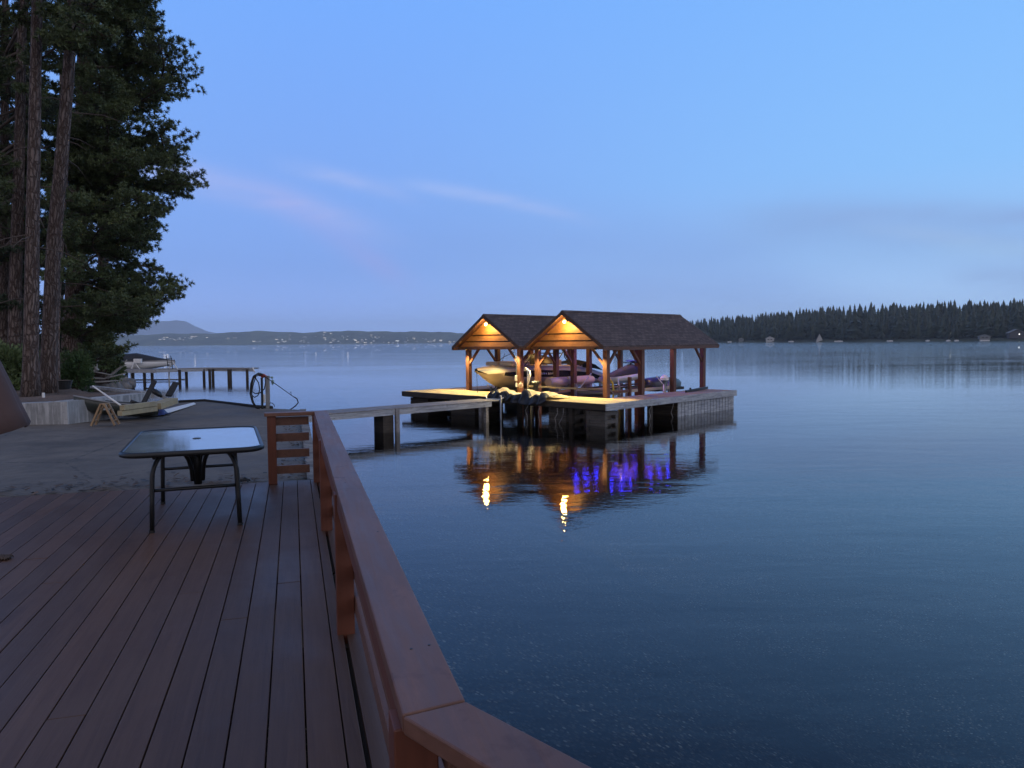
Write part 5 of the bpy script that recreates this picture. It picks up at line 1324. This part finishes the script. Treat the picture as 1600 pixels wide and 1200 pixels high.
sil = [(250, -40), (244, -15), (255, 2), (262, 27), (258, 45), (265, 62), (268, 88), (278, 100), (291, 130), (266, 150), (262, 168), (256, 190), (266, 212), (285, 232), (301, 252), (303, 276), (283, 292), (260, 312), (262, 330), (254, 352), (262, 375), (250, 395), (266, 422), (280, 440), (297, 452), (284, 466), (262, 478), (243, 494), (232, 512), (214, 520), (200, 545), (222, 472), (236, 455)]
Lm = [(px-20, py, rd.uniform(21, 25), rd.uniform(-.3, 1.6), .05) for px, py in sil]
for k in range(64):
    py = rd.uniform(-60, 520); mx = 225 if py < 480 else 190; Lm.append((rd.uniform(150, mx), py, rd.uniform(19.5, 27), rd.uniform(-.3, 1.2), .045))
half = [l for i, l in enumerate(Lm) if i % 2 == 0]; other = [l for i, l in enumerate(Lm) if i % 2]
tree('pine_tree', 'broad pine with flaking pale bark, its limbs reaching out over the water', [(112, 588), (112, 540), (116, 470), (122, 360), (128, 200), (132, 0)], 23.5, .30, half+[(rd.uniform(20, 150), rd.uniform(40, 400), rd.uniform(21, 25), .4, .04) for _ in range(26)], 1, 'old_bark', dead=2)
tree('pine_tree', 'dark pine mostly hidden in foliage beyond the bush, its crown nearest the open sky', [(158, 580), (160, 480), (164, 300), (168, 100), (170, 0)], 26, .20, other+[(rd.uniform(110, 200), rd.uniform(0, 470), rd.uniform(24, 28), .4, .04) for _ in range(30)], 2, dead=2)
tree('pine_tree', 'front straight pine trunk with reddish bark at the top of the retaining wall', [(47, 617), (49, 500), (52, 300), (56, 100), (58, 0)], 16.9, .165, [(rd.uniform(-60, 110), rd.uniform(-160, -10), rd.uniform(15, 19), .5, .04) for _ in range(12)]+[(rd.uniform(20, 100), rd.uniform(-20, 60), 18, .6, .03) for _ in range(3)], 3, dead=6)
tree('pine_tree', 'leaning pine trunk just right of the front straight one', [(74, 612), (78, 520), (84, 380), (95, 260), (106, 130), (114, 0)], 17.6, .18, [(rd.uniform(50, 190), rd.uniform(-120, 110), rd.uniform(16, 20), .5, .04) for _ in range(18)], 4, dead=9)
tree('pine_tree', 'dark pine trunk left of the front straight one', [(22, 604), (24, 450), (30, 250), (34, 60), (36, 0)], 19.5, .17, [(rd.uniform(-70, 60), rd.uniform(-60, 420), rd.uniform(17.5, 22), .5, .04) for _ in range(36)], 5, dead=5)
tree('pine_tree', 'leftmost dark pine trunk at the edge of the picture', [(4, 600), (6, 400), (8, 100), (8, 0)], 21.5, .15, [(rd.uniform(-90, 40), rd.uniform(60, 520), rd.uniform(19, 24), .5, .04) for _ in range(30)], 6, dead=3, nmat='dark_needles')
tree('pine_tree', 'slim bare grey trunk between the leaning pine and the broad pine', [(88, 606), (88, 540), (90, 470), (96, 380)], 19.5, .085, [(rd.uniform(60, 140), rd.uniform(220, 440), rd.uniform(18.5, 21.5), .5, .03) for _ in range(14)], 7, 'old_bark', top=9.5, dead=4)
for k, (px, Yd, lab) in enumerate([(-30, 28, 'dense dark tree behind the leftmost pines'), (40, 31, 'dense dark tree filling the gap behind the dark pine trunk'), (92, 33, 'dense dark tree behind the slim grey trunk')]):
    tree('dense_tree', lab, [(px, 590), (px+2, 300), (px+4, 60)], Yd, .2, [(px+rd.uniform(-75, 75), rd.uniform(120, 590), Yd+rd.uniform(-3, 3), .3, .035) for _ in range(62)], 30+k, nmat='dark_needles', zb=2.2, top=15, dens=1.15)
def shrub(name, label, px, py, Yd, rx, rz, n, seed, material, leaf=.06, up=.2):
    rd_ = random.Random(seed); c = aty(px, py, Yd); t_ = thing(name, label, 'shrub', (c.x, c.y, c.z-rz)); mb = MB(); st = MB()
    lobes = [(Vector((rd_.uniform(-.55, .55)*rx, rd_.uniform(-.4, .4)*rx, rd_.uniform(.15, 1.75)*rz)), rd_.uniform(.28, .5)) for _ in range(16)]
    for lc, lr in lobes: st.tube([(0, 0, -.4), tuple(Vector((0, 0, 0)).lerp(lc, .5)+Vector((0, 0, -.1))), tuple(lc)], [.03, .02, .008], 5, cap=False)
    for _ in range(n):
        lc, lr = rd_.choice(lobes); v = Vector((rd_.gauss(0, 1), rd_.gauss(0, 1), rd_.gauss(0, 1))).normalized()
        p = lc+Vector((v.x*rx, v.y*rx, v.z*rz))*lr*rd_.uniform(.55, 1.12)
        d = (v+Vector((rd_.uniform(-.6, .6), rd_.uniform(-.6, .6), up+rd_.uniform(-.4, .6)))).normalized()*leaf*rd_.uniform(.7, 1.5); w_ = d.cross(Vector((rd_.uniform(-1, 1), rd_.uniform(-1, 1), rd_.uniform(-1, 1)))); w_ = w_.normalized()*leaf*.28 if w_.length > 1e-5 else Vector((leaf*.3, 0, 0))
        o = len(mb.v); mb.v += [tuple(p), tuple(p+d*.5+w_), tuple(p+d), tuple(p+d*.5-w_)]; mb.f.append((o, o+1, o+2, o+3)); mb.mi.append(0)
    mb.build('foliage', material, t_, fix=False); st.build('stems', 'limb_bark', t_, fix=False); return t_
shrub('bush', 'large rounded green bush leaning over the water beside the pines', 147, 553, 26, .95, .92, 12000, 1, 'shrub_leaves', .10)
shrub('bush', 'lower light green bush in front of the broad pine trunk', 114, 578, 21, .55, .62, 6500, 2, 'fern_green', .07, .8)
shrub('bush', 'dark bush under the two front pines at far left', 14, 580, 19, .75, .65, 4500, 3, 'shrub_leaves', .10, .5)
shrub('bush', 'dark low bush between the dark pine and the front pine', 60, 570, 24, .9, .8, 5500, 4, 'dark_needles', .12, .4)
shrub('bush', 'small bush at the foot of the slim grey trunk', 86, 560, 25, .8, 1.1, 5500, 5, 'dark_needles', .12, .4)
shrub('bush', 'overhanging bush at the tip of the bank', 165, 572, 27, .5, .42, 4500, 6, 'shrub_leaves', .10)
shrub('bush', 'dark bush at the foot of the leftmost pine', -8, 560, 25, 1.2, 1.2, 6000, 7, 'dark_needles', .12, .4)

# ---- litter on the asphalt along the deck and at the railing end
rd = random.Random(55); mb = MB()
for k in range(420):
    if k < 230: b = DEND+.04+abs(rd.gauss(0, .35)); p_ = rd.uniform(-3.2, .1)
    else: b = rd.uniform(DEND+.05, DEND+6); p_ = rd.gauss(.0, .12)+.02; p_ = min(p_, .11)
    c = dw(p_, b, DZ+.004+rd.uniform(0, .012)); a = rd.uniform(0, 6.28); L_ = rd.uniform(.012, .05); w_ = rd.uniform(.004, .018)
    d = Vector((math.cos(a), math.sin(a), rd.uniform(-.1, .3)))*L_; n_ = Vector((-math.sin(a), math.cos(a), rd.uniform(-.2, .4)))*w_
    mb.add([c-d-n_, c+d-n_, c+d+n_, c-d+n_], [(0, 1, 2, 3)], rd.choice((0, 0, 1, 2)))
tag(mb.build('leaf_litter', ['limb_bark', 'planter_plastic', 'needle_litter_soil'], fix=False), 'dry leaves and needles scattered along the edge of the deck', 'litter', kind='stuff')

# ------------------------------------------------------------------ render settings
scene.view_settings.view_transform = 'Standard'; scene.view_settings.look = 'None'
scene.view_settings.exposure = .10; scene.view_settings.gamma = 1
cy = scene.cycles; cy.use_denoising = True; cy.max_bounces = 8; cy.transparent_max_bounces = 12; cy.volume_bounces = 2
cy.diffuse_bounces = 3; cy.glossy_bounces = 4; cy.transmission_bounces = 6; cy.sample_clamp_indirect = 6; cy.caustics_reflective = True
